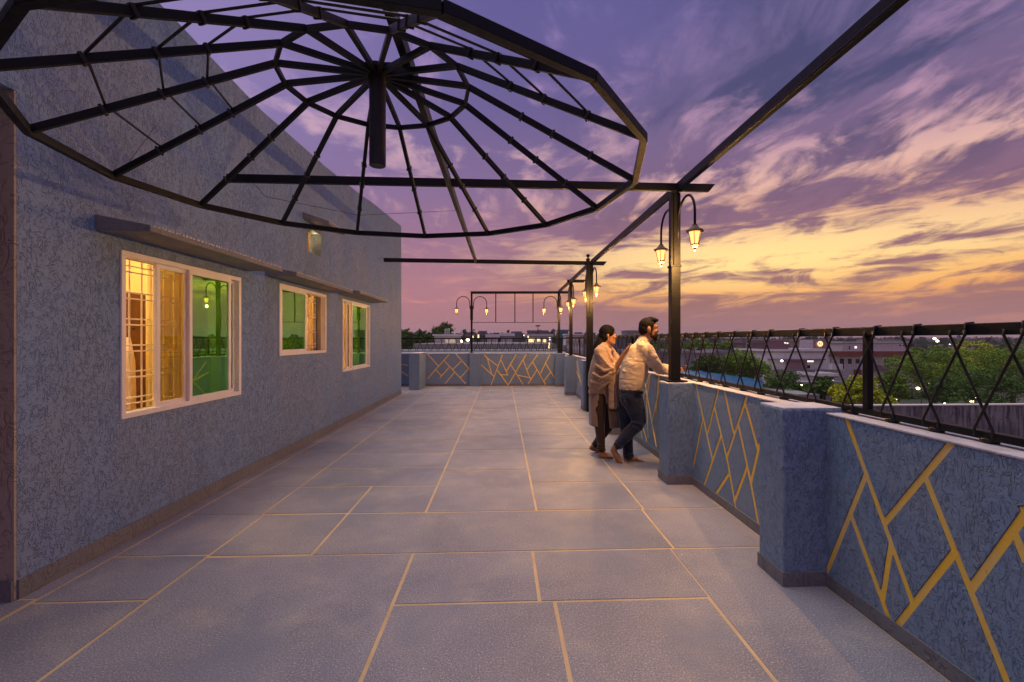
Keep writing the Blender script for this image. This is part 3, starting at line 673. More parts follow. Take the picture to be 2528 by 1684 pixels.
# ================================================================ pergola
pg = empty('pergola', (1.74, 4.5, PH), 'open black steel pergola of square posts and thin beams over the terrace', 'pergola')
ZB, ZT = 2.85, 2.93
def post(x, y, z0, z1, w=.05, d_=.05, sleeve=True, plate=True):
    o = MB().box(x - w, x + w, y - d_, y + d_, z0, z1).build('post', M['iron'], pg, bevel=.004)
    if plate: MB().box(x - w - .05, x + w + .05, y - d_ - .05, y + d_ + .05, z0, z0 + .012).build('base_plate', M['iron'], o, bevel=.002)
    return o
P1 = post(1.711, 4.52, .985, 2.12, .046, .045)
MB().box(1.690, 1.757, 4.476, 4.564, 2.12, ZB).build('upper_post', M['iron'], P1, bevel=.003); MB().box(1.664, 1.6895, 4.49, 4.55, 2.12, ZB).build('sleeve', M['iron'], P1); MB().box(1.658, 1.764, 4.468, 4.572, 2.115, 2.135).build('collar', M['iron'], P1, bevel=.002)
P2 = post(1.662, 8.90, .0, 2.955, .031, .031, plate=False)
MB().box(1.698, 1.76, 8.87, 8.94, 0, ZB).build('post', M['iron'], pg); MB().lathe([(.045, 0), (.045, .012), (.014, .02), (.012, .035), (.03, .05), (.038, .072), (.03, .095), (.008, .105)], (1.665, 8.90, 2.955), 14).build('finial', M['iron'], P2, smooth=True)
MB().box(1.622, 1.78, 8.85, 8.955, 2.095, 2.115).build('collar', M['iron'], P2)
P3 = post(1.735, 11.62, .985, ZB, .04, .04)
P4 = post(1.70, 13.80, .985, 2.80, .035, .035)
P5 = post(-.925, 14.0, PH + .014, 2.80, .028, .028)
MB().box(-.965, -.885, 13.95, 14.04, 1.98, 2.42).build('sleeve', M['iron'], P5)
MB().box(1.655, 1.664, 13.75, 13.83, 2.0, 2.6).build('sleeve', M['iron'], P4)
def beam(a, b, w=.042, h=.08, m='iron'):
    a = Vector(a); b = Vector(b); return MB().bar(a, b, w, h).build('beam', M[m], pg, bevel=.003)
b_ = beam((1.722, -2.5, 2.89), (1.722, 8.85, 2.89)); MB().box(1.6985, 1.7012, -2.5, 4.3, 2.862, 2.868).build('seam', M['iron_dull'], b_)
beam((1.722, 8.95, 2.889), (1.70, 13.80, 2.84))
def cross(xa, ya, xb, yb, z):                       # beam with its outer end cut at a slant
    poly = [(xa, ya, z - .037), (xa, ya, z + .037), (xb, yb, z + .037), (xb - .06, yb, z - .037)]
    return MB().prism(poly, (0, .042, 0)).build('beam', M['iron'], pg, bevel=.003)
cross(-2.54, 4.36, 2.09, 4.44, 2.8895)
cross(-2.22, 8.74, 2.05, 8.955, 2.8905)
cross(1.64, 11.6, 2.12, 11.6, 2.877)
cross(-.955, 13.98, 2.02, 13.80, 2.815)
beam((-.505, -2.5, 2.889), (-.505, 8.86, 2.889))
for xx in (-.196, .381, .93): MB().box(xx - .014, xx + .014, 13.93, 13.96, 1.92, 2.78).build('upright', M['iron'], pg)
MB().box(-.896, 1.664, 13.935, 13.955, 1.905, 1.92).build('lower_rail', M['iron'], pg)

# ================================================================ umbrella frame
UC = Vector((-.68, 2.55, 0)); RO, RI, ZR, ZI, ZH = 1.415, .495, 2.28, 2.785, 2.83
um = empty('umbrella_frame', (UC.x, UC.y, ZH), 'bare black umbrella shaped steel frame with sixteen ribs hanging under the pergola beam', 'umbrella frame')
MB().lathe([(.040, 0), (.044, .003), (.044, .50), (.040, .51)], (UC.x, UC.y, 2.345), 18).build('centre_pipe', M['iron_dull'], um, smooth=False)
MB().lathe([(.03, 0), (.085, .008), (.085, .03), (.03, .035)], (UC.x, UC.y, 2.842), 18).build('hub', M['iron'], um)
MB().bar((UC.x, UC.y, 2.885), (-.5265, UC.y, 2.885), .05, .03).build('bracket', M['iron'], um)
pt = lambda th, r, z_: Vector((UC.x + r * sin(th), UC.y + r * cos(th), z_))
A0 = R(1)
def along(th, r): return pt(th, r, ZI + (ZR - ZI) * (r - RI) / (RO - RI))
for i in range(16):
    th = A0 + i * pi / 8; th2 = th + pi / 8
    sp = MB().bar(pt(th, RI, ZI), pt(th, RO, ZR), .022, .031).build('rib', M['iron'], um, bevel=.002)
    MB().bar(pt(th, .05, ZH + .01), pt(th, RI - .004, ZI + .004), .022, .028).build('hub_spoke', M['iron'], um)
    MB().bar(pt(th, RI, ZI - .003), pt(th2, RI, ZI - .003), .018, .026).build('ring_bar', M['iron'], um)
    MB().bar(pt(th, RO, ZR), pt(th2, RO, ZR), .030, .036).build('rim_bar', M['iron'], um, bevel=.002)
    for r_ in (.78, .95, 1.16):
        c = along(th, r_); c2 = along(th, r_ + .013)
        MB().bar(c, c2, .034, .042).build('clip', M['iron_dull'], sp, bevel=.003)
        a, b = along(th, r_), along(th2, r_)
        deg = math.degrees(th) % 360
        if 108 < deg < 270:
            if True:
                MB().tube([a + Vector((0, 0, .02)), b + Vector((0, 0, .02))], .0055, 6).build('tie_rod', M['iron_dull'], um)
def cable(pts, label, r=.0022):
    o = MB().tube(pts, r, 5).build('cable', M['iron_dull'], smooth=True); tag(o, label, 'cable', 'thin cables strung near the steel frame')
cable([WX(600, 426, XW + .02), (-2.3, 4.6, 2.79), (-1.5, 4.9, 2.70), (-.51, 5.2, 2.845)], 'thin dark cable sagging from the house wall to the middle pergola beam')
cable([along(A0 + 12 * pi / 8, 1.16) + Vector((0, 0, .02)), (-2.3, 2.9, 2.42), WX(385, 310, XW + .01)], 'thin cable running from a rib of the umbrella frame back to the house wall')

# ================================================================ lamps
def make_lamp():
    L = empty('gooseneck_lamp', (0, 0, 0))
    pts = [(.0, .055, -.02), (0, .058, .10)]
    for k_ in range(13):
        t = pi - pi * k_ / 12; pts.append((0, .255 + .197 * cos(t), .16 + .20 * sin(t)))
    pts.append((0, .452, .03))
    MB().tube(pts, .0115, 10).build('arm', M['iron'], L, smooth=True)
    c = (0, .452, 0)
    MB().lathe([(.012, .045), (.024, .042), (.026, .030), (.034, .022), (.05, .004), (.082, -.012), (.086, -.018), (.080, -.024), (.058, -.026)], c, 6).build('cap', M['lamp_metal'], L)
    pane = MB().lathe([(.056, -.027), (.034, -.137)], c, 6).build('pane', M['lamp_pane'], L)
    fb = MB()
    for k_ in range(6):
        t = 2 * pi * k_ / 6; fb.tube([(.058 * cos(t), .452 + .058 * sin(t), -.026), (.0355 * cos(t), .452 + .0355 * sin(t), -.139)], .0032, 5)
    fb.build('glazing_bars', M['lamp_metal'], L)
    MB().lathe([(.038, -.136), (.040, -.142), (.030, -.150), (.020, -.166), (.008, -.176), (.007, -.180), (.010, -.186), (.008, -.194), (.003, -.197)], c, 10).build('finial', M['lamp_metal'], L, smooth=True)
    return L
lamp0 = make_lamp()
def lamp(x, y, z, rz, label, energy, off=.05):
    global lamp0
    o = lamp0 if not lamp.used else copy_tree(lamp0)
    lamp.used = True
    o.location = (x, y, z); o.rotation_euler = (0, 0, rz); tag(o, label, 'lamp', 'lit lanterns on gooseneck arms')
    dv = Matrix.Rotation(rz, 3, 'Z') @ Vector((0, .452, -.212))
    l = bpy.data.objects.new('lamp_light', bpy.data.lights.new('lamp_light', 'POINT')); C.objects.link(l); lamp.lights.append((l, Vector((x, y, z)) + dv, energy))
lamp.used = False; lamp.lights = []
LZ = 2.395
lamp(1.735, 4.54, LZ, pi, 'largest lantern, on the near side of the tall post beside the couple', 50)
lamp(1.735, 4.52, LZ, 0, 'lantern on the far side of the tall post beside the couple', 50)
lamp(1.74, 8.91, LZ, pi, 'near lantern on the post with a ball finial behind the woman', 36)
lamp(1.70, 8.91, LZ, 0, 'lantern half hidden behind the post with a ball finial', 36)
lamp(1.735, 11.62, LZ, pi, 'near lantern on the slim post between the ball finial post and the far corner', 22)
lamp(1.735, 11.62, LZ, 0, 'lantern mostly hidden behind the slim post before the far corner', 22)
lamp(1.70, 13.80, LZ - .06, pi, 'lantern facing the camera on the far corner post', 20)
lamp(1.70, 13.80, LZ - .06, pi / 2, 'lantern reaching left from the far corner post', 20)
lamp(-.925, 14.0, LZ - .06, pi / 2, 'leftmost lantern, left arm of the post on the far parapet', 20)
lamp(-.925, 14.0, LZ - .06, -pi / 2, 'right arm lantern of the post on the far parapet', 20)
for (l, p, e) in lamp.lights:
    l.location = p; l.data.energy = e * 1.7; l.data.color = (1, .52, .15); l.data.shadow_soft_size = .006
# ================================================================ people
def finish(mb, name, m, parent, vox=.008, sm=6, disp=0, dscale=.12):
    o = mb.build(name, m, parent)
    r_ = o.modifiers.new('r', 'REMESH'); r_.mode = 'VOXEL'; r_.voxel_size = vox; r_.use_smooth_shade = True
    s_ = o.modifiers.new('s', 'SMOOTH'); s_.iterations = sm; s_.factor = .5
    if disp:
        tx = bpy.data.textures.new(name, 'CLOUDS'); tx.noise_scale = dscale; tx.noise_depth = 2
        d_ = o.modifiers.new('d', 'DISPLACE'); d_.texture = tx; d_.strength = disp; d_.mid_level = .5; d_.texture_coords = 'LOCAL'
    bpy.context.view_layer.update(); bake(o)
    for p in o.data.polygons: p.use_smooth = True
    if not o.data.materials: o.data.materials.append(m)
    return o
def K(zx, zy, Y): return W(1400 + zx / 3.733, 750 + zy / 3.733, Y)
def chain(mb, pts):                                  # pts: (zx, zy, Y, r)
    for a, b in zip(pts, pts[1:]): mb.cap(K(*a[:3]), K(*b[:3]), a[3], b[3], 14)
    return mb
def hand(mb, wrist, tip, side, palm_n, r=.0085, curl=.0, wid=.038):
    """palm, four unequal fingers and a thumb from the wrist towards tip"""
    w_, t_ = Vector(wrist), Vector(tip); d = (t_ - w_); L = d.length; d.normalize()
    s_ = Vector(side); s_ = (s_ - d * s_.dot(d)).normalized(); n_ = Vector(palm_n).normalized()
    p = w_ + d * L * .48
    for k_ in (-1.2, -.4, .4, 1.2): mb.cap(w_ + s_ * k_ * wid * .16, p + s_ * k_ * wid * .33, .015, .0115, 8)
    for k_, ln in zip((-1.25, -.42, .42, 1.25), (.80, .95, 1., .90)):
        a = p + s_ * k_ * wid * .36; j = a + d * L * .27 * ln + s_ * k_ * .003 - n_ * curl * .010; e = j + d * L * .26 * ln - n_ * curl * .030 + s_ * k_ * .003
        mb.cap(a, j, r, r * .93, 8); mb.cap(j, e, r * .93, r * .75, 8)
    a = w_ + d * L * .16 + s_ * wid * .42; j = a + d * L * .20 + s_ * .026; e = j + d * L * .20 + s_ * .008 - n_ * curl * .015
    mb.cap(a, j, .012, r, 8); mb.cap(j, e, r, r * .8, 8)
def head(mb, c, dr, s=1., tilt=0.):
    """skull, face, nose, lips, chin, ears; c = skull centre, dr = unit facing direction in plan"""
    f = Vector(dr).normalized(); u = Vector((0, 0, 1)); l_ = u.cross(f)
    P_ = lambda a, b, e: Vector(c) + (f * a + l_ * b + u * e) * s
    ang = atan2(f.y, f.x)
    mb.ell(P_(-.008, 0, .02), (.097 * s, .076 * s, .098 * s), (0, 0, ang))
    mb.ell(P_(.030, 0, -.045), (.062 * s, .060 * s, .082 * s), (0, .12, ang))
    mb.cap(P_(.025, .034, -.085), P_(.068, .012, -.112), .030 * s, .022 * s); mb.cap(P_(.025, -.034, -.085), P_(.068, -.012, -.112), .030 * s, .022 * s)
    mb.cap(P_(.078, 0, -.115), P_(.080, 0, -.108), .018 * s, .016 * s)
    mb.cap(P_(.078, .030, .016), P_(.078, -.030, .016), .0155 * s, .0155 * s)          # brow
    mb.cap(P_(.086, 0, .005), P_(.1045, 0, -.034), .0085 * s, .0105 * s); mb.cap(P_(.098, .009, -.038), P_(.098, -.009, -.038), .0075 * s, .0075 * s)
    mb.cap(P_(.070, .038, -.030), P_(.074, .028, -.045), .020 * s, .016 * s); mb.cap(P_(.070, -.038, -.030), P_(.074, -.028, -.045), .020 * s, .016 * s)
    mb.cap(P_(.090, .012, -.072), P_(.090, -.012, -.072), .0085 * s, .0085 * s); mb.cap(P_(.087, .010, -.084), P_(.087, -.010, -.084), .0085 * s, .0085 * s)
    for q in (-1, 1):
        mb.ell(P_(-.010, q * .080, -.018), (.020 * s, .010 * s, .032 * s), (0, -.15, ang + q * .35))
        mb.cap(P_(-.004, q * .082, -.045), P_(-.006, q * .080, -.036), .009 * s, .010 * s)
    return P_, ang
def face_parts(P_, s, par, mole=False):
    for q in (-1, 1):
        MB().ell(P_(.0825, q * .031, -.002), (.010 * s, .012 * s, .0055 * s), n=10, m_=6).build('eye', M['eyewhite'], par, smooth=True)
        MB().ell(P_(.0895, q * .031, -.002), (.0040 * s, .006 * s, .0055 * s), n=10, m_=6).build('iris', M['eye'], par, smooth=True)
        MB().tube([P_(.093, q * .014, .021), P_(.094, q * .030, .027), P_(.082, q * .048, .020)], [.0025, .0045, .002], 6).build('eyebrow', M['hair'], par, smooth=True)
    MB().tube([P_(.094, -.020, -.076), P_(.0995, 0, -.0755), P_(.094, .020, -.076)], [.002, .0058, .002], 8).build('lips', M['lip'], par, smooth=True)

# ---- the man, forearms on the parapet, one leg crossed behind
Yn, Yf = 5.15, 5.31
man = empty('person', (1.42, 5.24, 0), 'man in a cream sweater and dark jeans leaning his forearms on the parapet, barefoot', 'person')
bd = MB(); hc = K(752, 228, 5.22)
PM, am = head(bd, hc, (1, -.10, 0), 1.03)
chain(bd, [(745, 270, 5.22, .056), (712, 345, 5.22, .060)])
chain(bd, [(700, 380, 5.10, .06), (700, 380, 5.34, .06)])
for Y_ in (Yn + .02, Yf - .02): chain(bd, [(665, 440, Y_, .10), (610, 620, Y_, .11), (585, 790, Y_, .11)])
for sh, el, wr in (((735, 430, 5.06, .055), (845, 597, 5.03, .042), (985, 617, 5.06, .028)), ((735, 430, 5.38, .055), (845, 597, 5.46, .042), (975, 600, 5.24, .028))): chain(bd, [sh, el, wr])
chain(bd, [(590, 860, Yn, .09), (668, 1085, 5.11, .055), (458, 1290, 5.18, .035)])
chain(bd, [(565, 860, Yf, .09), (535, 1125, 5.29, .055), (558, 1385, 5.27, .036)])
wr1 = K(985, 615, 5.06); hand(bd, wr1, wr1 + Vector((.155, .07, .012)), (0, .3, 1), (0, 1, 0), curl=.9)
wr2 = K(975, 600, 5.24); hand(bd, wr2, wr2 + Vector((.15, -.075, .02)), (0, -.3, 1), (0, -1, 0), curl=.9)
# feet
chain(bd, [(452, 1310, 5.18, .036), (425, 1345, 5.19, .032), (455, 1400, 5.19, .034), (482, 1450, 5.20, .033)])
for k_ in range(5): chain(bd, [(484, 1455, 5.165 + k_ * .017, .013), (508 - k_ * 3, 1466, 5.16 + k_ * .019, .0105 if k_ < 4 else .013)])
chain(bd, [(556, 1395, 5.27, .036), (545, 1432, 5.27, .031)]); chain(bd, [(556, 1400, 5.27, .035), (610, 1430, 5.27, .028), (662, 1443, 5.27, .026)]); chain(bd, [(545, 1440, 5.27, .026), (655, 1446, 5.29, .02)])
for k_ in range(5): chain(bd, [(662, 1447, 5.235 + k_ * .018, .013), (708 - k_ * 6, 1452, 5.23 + k_ * .02, .0095 if k_ < 4 else .013)])
body = finish(bd, 'body', M['skin'], man, .0065, 4)
face_parts(PM, 1.03, man)
hr = MB(); hp = lambda a, b, e: PM(a, b, e)
hr.ell(hp(-.016, 0, .036), (.098, .081, .090), (0, -.08, am)); hr.ell(hp(-.050, 0, -.010), (.066, .074, .078), (0, 0, am))
hr.cap(hp(.035, .030, .094), hp(.080, .020, .090), .034, .022); hr.cap(hp(.035, -.030, .094), hp(.080, -.024, .090), .034, .022); hr.cap(hp(.02, 0, .104), hp(.088, 0, .093), .032, .020)
for q in (-1, 1): hr.cap(hp(.020, q * .066, .045), hp(.012, q * .071, -.03), .018, .010)
finish(hr, 'hair', M['hair'], man, .007, 3, .010, .02)
br = MB()
for q in (-1, 1):
    br.cap(hp(.012, q * .061, -.050), hp(.026, q * .056, -.085), .010, .016); br.cap(hp(.026, q * .054, -.085), hp(.066, q * .014, -.112), .022, .0235)
    br.cap(hp(.050, q * .040, -.075), hp(.070, q * .022, -.100), .018, .018); br.cap(hp(.096, q * .003, -.062), hp(.090, q * .022, -.072), .0055, .005); br.cap(hp(.088, q * .022, -.074), hp(.082, q * .014, -.104), .007, .009)
br.cap(hp(.081, 0, -.104), hp(.078, 0, -.120), .016, .0185)
finish(br, 'beard', M['beard'], man, .005, 3, .002, .02)
sw = MB()
chain(sw, [(706, 345, 5.22, .074), (690, 385, 5.22, .088)])
chain(sw, [(700, 405, 5.07, .082), (700, 405, 5.37, .082)])
for Y_ in (Yn, 5.23, Yf):
    chain(sw, [(690, 415, Y_, .10), (655, 470, Y_, .135), (625, 570, Y_, .152), (607, 665, Y_, .150), (592, 735, Y_, .143), (583, 768, Y_, .130)])
chain(sw, [(690, 560, 5.20, .08), (660, 650, 5.22, .105)])
chain(sw, [(735, 430, 5.03, .080), (800, 535, 5.00, .066), (848, 598, 5.02, .060), (880, 612, 5.02, .053), (965, 617, 5.05, .042)])
chain(sw, [(735, 430, 5.41, .078), (800, 535, 5.45, .064), (848, 596, 5.46, .058), (900, 590, 5.38, .050), (960, 600, 5.26, .042)])
for a in ([(560, 560, 5.06, .018), (640, 590, 5.02, .022), (700, 560, 5.04, .016)], [(600, 680, 5.04, .016), (690, 700, 5.04, .02)], [(690, 470, 5.02, .02), (770, 580, 4.99, .018)], [(870, 625, 4.985, .012), (930, 640, 5.01, .014)], [(850, 560, 4.97, .014), (880, 620, 4.975, .014)], [(520, 620, 5.08, .016), (600, 650, 5.03, .016)]): chain(sw, a)
finish(sw, 'sweater', M['sweater'], man, .009, 6, .006, .14)
MB().tube([K(455, 762, 5.23), K(455, 762, 5.23) + Vector((.001, .0, -.002))], .001, 4)
cu = MB(); cu.tube([K(958, 616, 5.05), K(982, 617, 5.055)], .040, 14); cu.tube([K(956, 600, 5.268), K(976, 601, 5.24)], .039, 14); cu.build('cuffs', M['sweater'], man, smooth=True)
jn = MB()
for Y_ in (Yn + .0, 5.23, Yf): chain(jn, [(583, 785, Y_, .128), (585, 860, Y_, .130)])
chain(jn, [(600, 880, Yn, .122), (640, 990, 5.13, .100), (662, 1075, 5.12, .082), (640, 1120, 5.13, .076), (560, 1200, 5.15, .068), (470, 1300, 5.18, .055)])
chain(jn, [(560, 880, Yf, .122), (548, 1000, 5.31, .098), (545, 1120, 5.30, .078), (555, 1260, 5.28, .064), (563, 1400, 5.27, .058)])
for a in ([(600, 1090, 5.06, .014), (690, 1110, 5.05, .016)], [(610, 1130, 5.06, .012), (660, 1160, 5.06, .012)], [(440, 1290, 5.13, .016), (500, 1330, 5.13, .014)], [(530, 1380, 5.22, .016), (600, 1370, 5.22, .014)], [(540, 1400, 5.23, .014), (610, 1398, 5.24, .016)], [(500, 850, 5.05, .010), (560, 950, 5.03, .010)]): chain(jn, a)
finish(jn, 'jeans', M['jeans'], man, .009, 4, .012, .08)
MB().box(0, .001, 0, .001, 0, .001)
pk = [K(628, 812, 5.012), K(700, 805, 5.04), K(695, 832, 5.035), K(632, 838, 5.01)]
bk = MB(); bk.prism(pk, (0, -.012, 0)); bk.build('belt', M['hair'], man)

# ---- the woman, shawl round her shoulders, hand on his back
wo = empty('person', (1.2, 5.5, 0), 'woman in a beige shawl and long taupe tunic, resting one hand on the man\'s back', 'person')
bd = MB(); hc = K(376, 283, 5.5)
PW, aw = head(bd, hc, (1, -.12, 0), .94)
chain(bd, [(380, 335, 5.5, .045), (352, 410, 5.5, .048)])
chain(bd, [(335, 440, 5.38, .055), (335, 440, 5.62, .055)])
for Y_ in (5.44, 5.56): chain(bd, [(330, 470, Y_, .085), (310, 620, Y_, .08), (300, 780, Y_, .10)])
chain(bd, [(330, 450, 5.33, .048), (425, 632, 5.27, .037), (531, 450, 5.17, .024)])
chain(bd, [(345, 450, 5.66, .048), (400, 620, 5.66, .035), (440, 560, 5.55, .025)])
wr3 = K(531, 450, 5.17); hand(bd, wr3, K(594, 372, 5.075), (.4, -.3, .8), (1, .6, 0), curl=.15, r=.0075, wid=.036)
wr4 = K(440, 560, 5.55); hand(bd, wr4, wr4 + Vector((.11, -.05, .05)), (0, 0, 1), (0, 1, 0), curl=.5, r=.0075, wid=.034)
chain(bd, [(295, 860, 5.44, .07), (298, 1120, 5.42, .045), (318, 1360, 5.40, .030)])
chain(bd, [(340, 860, 5.6, .07), (360, 1150, 5.63, .045), (252, 1300, 5.68, .030)])
def foot(mb, ank, heel, ball, toe, Y_, k):
    chain(mb, [ank, heel]); chain(mb, [ank, ball]); chain(mb, [heel, ball])
    for i_ in range(5): chain(mb, [(ball[0], ball[1] + 3, Y_ - .03 + i_ * .015, .011), (toe[0] - i_ * 6, toe[1], Y_ - .034 + i_ * .017, .0085 if i_ < 4 else .0115)])
foot(bd, (318, 1365, 5.40, .032), (303, 1395, 5.40, .027), (385, 1410, 5.40, .024), (425, 1419, 5.40, .009), 5.40, 0)
foot(bd, (250, 1302, 5.68, .030), (222, 1330, 5.68, .027), (272, 1350, 5.68, .024), (300, 1362, 5.68, .009), 5.68, 0)
finish(bd, 'body', M['skin'], wo, .0065, 4)
face_parts(PW, .94, wo)
hr = MB(); hp = lambda a, b, e: PW(a, b, e)
hr.ell(hp(-.014, 0, .030), (.104 * .94, .083, .093), (0, -.10, aw)); hr.ell(hp(-.052, 0, -.02), (.066, .076, .080), (0, 0, aw))
hr.cap(hp(.03, .04, .082), hp(.066, .03, .062), .032, .018); hr.cap(hp(.03, -.04, .082), hp(.066, -.03, .062), .032, .018)
for q in (-1, 1): hr.cap(hp(.045, q * .058, .055), hp(.018, q * .072, .005), .018, .012)
chain(hr, [(312, 335, 5.5, .055), (285, 390, 5.48, .052), (262, 440, 5.46, .040), (246, 500, 5.45, .026), (243, 530, 5.45, .012)])
finish(hr, 'hair', M['hair'], wo, .007, 4, .008, .03)
MB().ell(hp(-.002, -.083, -.062), (.005, .004, .009), n=8, m_=6).build('earring', M['coping'], wo, smooth=True)
pn = MB(); chain(pn, [(300, 820, 5.45, .088), (298, 960, 5.43, .078), (300, 1120, 5.42, .062), (318, 1345, 5.40, .045)])
chain(pn, [(335, 820, 5.58, .088), (375, 1020, 5.62, .072), (370, 1150, 5.63, .060), (258, 1298, 5.68, .044)])
for a in ([(290, 1300, 5.36, .012), (345, 1310, 5.36, .012)], [(285, 1330, 5.36, .012), (350, 1345, 5.36, .012)]): chain(pn, a)
finish(pn, 'trousers', M['pants'], wo, .009, 3, .006, .06)
# tunic: a flared shell with an open slit on the side towards the camera
prof = [(640, 232, 425, .15), (760, 207, 440, .16), (850, 204, 455, .165), (950, 204, 470, .17), (1040, 206, 482, .175), (1118, 212, 490, .178)]
vs = []; fs = []; NT = 72; NR = 22
def lerp_prof(t):
    t *= len(prof) - 1; i_ = min(int(t), len(prof) - 2); f_ = t - i_; a, b = prof[i_], prof[i_ + 1]; return [a[j] + (b[j] - a[j]) * f_ for j in range(4)]
for j in range(NR + 1):
    zy, xl, xr, ry = lerp_prof(j / NR)
    a, b = K(xl, zy, 5.5), K(xr, zy, 5.5); cx = (a.x + b.x) / 2; rx = (b.x - a.x) / 2; fl = .004 + .012 * j / NR
    for i in range(NT):
        t = 2 * pi * i / NT; w = 1 + fl * 5 * sin(7 * t + 1) * .35 + fl * 3 * sin(13 * t) * .3
        xx = cx + rx * w * cos(t); hem = 0 if j < NR else -.012 * (cos(t) > 0)
        vs.append((xx, 5.5 + ry * w * sin(t), a.z + hem))
slit = lambda j: 0 if j < 7 else .045 + .040 * min(1, (j - 7) / 6)
for j in range(NR):
    zy, xl, xr, ry = lerp_prof(j / NR)
    for i in range(NT):
        t = 2 * pi * (i + .5) / NT; c0 = 1.5 * pi - .28
        if abs(t - c0) < slit(j) * 4.6 and j >= 7: continue
        i2 = (i + 1) % NT; fs.append((j * NT + i, j * NT + i2, (j + 1) * NT + i2, (j + 1) * NT + i))
tn = MB(); tn.add(vs, fs); o = tn.build('tunic', M['kurta'], wo, smooth=True)
s_ = o.modifiers.new('s', 'SOLIDIFY'); s_.thickness = .006
# shawl
sh = MB()
chain(sh, [(322, 425, 5.36, .070), (332, 422, 5.64, .070)]); chain(sh, [(335, 398, 5.46, .060), (335, 398, 5.56, .060)])
for Y_ in (5.40, 5.5, 5.6): chain(sh, [(330, 450, Y_, .098), (312, 560, Y_, .122), (292, 680, Y_, .128), (278, 740, Y_, .112)])
chain(sh, [(300, 450, 5.32, .070), (350, 560, 5.26, .062), (408, 625, 5.235, .050)])
chain(sh, [(340, 450, 5.66, .068), (395, 560, 5.66, .062), (425, 610, 5.62, .05)])
chain(sh, [(408, 600, 5.23, .046), (370, 680, 5.26, .050), (300, 755, 5.32, .046), (238, 800, 5.40, .040), (222, 812, 5.52, .040)])
chain(sh, [(425, 570, 5.235, .030), (400, 690, 5.25, .030), (340, 745, 5.28, .028), (262, 795, 5.35, .026)])
for a in ([(330, 400, 5.38, .026), (385, 470, 5.33, .026), (440, 560, 5.27, .020)], [(400, 400, 5.52, .022), (440, 450, 5.48, .022), (480, 500, 5.40, .018)], [(300, 470, 5.25, .018), (370, 560, 5.20, .018), (420, 600, 5.185, .014)],
          [(260, 560, 5.28, .016), (340, 620, 5.20, .018), (415, 600, 5.18, .016)], [(235, 640, 5.30, .016), (320, 690, 5.21, .020), (400, 640, 5.185, .018)], [(225, 720, 5.32, .018), (300, 730, 5.25, .020), (390, 670, 5.20, .018)], [(440, 470, 5.45, .030), (470, 540, 5.36, .030)], [(370, 470, 5.40, .05), (420, 560, 5.35, .05)]): chain(sh, a)
finish(sh, 'shawl', M['shawl'], wo, .008, 3, .008, .07)
st = MB()
for (x_, Y_, r_) in ((402, 5.27, .024), (424, 5.25, .022), (446, 5.27, .022), (464, 5.29, .018)): chain(st, [(x_ + 6, 620, Y_, r_ * .8), (x_, 760, Y_, r_), (x_ - 2, 900, Y_, r_ * 1.05), (x_, 955, Y_, r_)])
finish(st, 'shawl_end', M['shawl'], wo, .007, 2, .004, .05)
fr = MB()
for k_ in range(14): xx_ = 386 + k_ * 6.2; fr.tube([K(xx_, 945, 5.262), K(xx_ + rnd.uniform(-3, 3), 992 + rnd.uniform(-5, 5), 5.262)], .0042, 5)
fo = fr.build('fringe', M['pants'], wo); fo['kind'] = 'stuff'
# ================================================================ trees
def crown_mesh(blobs, n, leaf, m, seed, name='crown', clump=.5):
    r_ = random.Random(seed); vs = []; fs = []; tot = sum(b[3] * b[4] * b[5] for b in blobs)
    for (cx, cy_, cz, rx, ry, rz) in blobs:
        k_ = max(3, int(n * rx * ry * rz / tot / 22))
        for _ in range(k_):
            while True:
                v = Vector((r_.gauss(0, 1), r_.gauss(0, 1), r_.gauss(0, 1))).normalized()
                if v.z > -.75 or r_.random() < .3: break
            q = r_.uniform(.55, 1.) ** .6 * r_.uniform(.85, 1.1); c = Vector((cx + v.x * rx * q, cy_ + v.y * ry * q, cz + v.z * rz * q))
            cr = clump * min(rx, rz) * r_.uniform(.25, .6)
            for _ in range(22):
                p = c + Vector((r_.gauss(0, cr), r_.gauss(0, cr), r_.gauss(0, cr * .55)))
                a = Vector((r_.uniform(-1, 1), r_.uniform(-1, 1), r_.uniform(-.6, .6))).normalized(); b = a.cross(Vector((r_.uniform(-1, 1), r_.uniform(-1, 1), r_.uniform(-1, 1)))).normalized()
                s_ = leaf * r_.uniform(.6, 1.3); j = len(vs); vs += [p - a * s_, p + b * s_ * .5, p + a * s_, p - b * s_ * .5]; fs.append((j, j + 1, j + 2, j + 3))
    me = bpy.data.meshes.new(name); me.from_pydata([tuple(v) for v in vs], [], fs); me.materials.append(m); return me
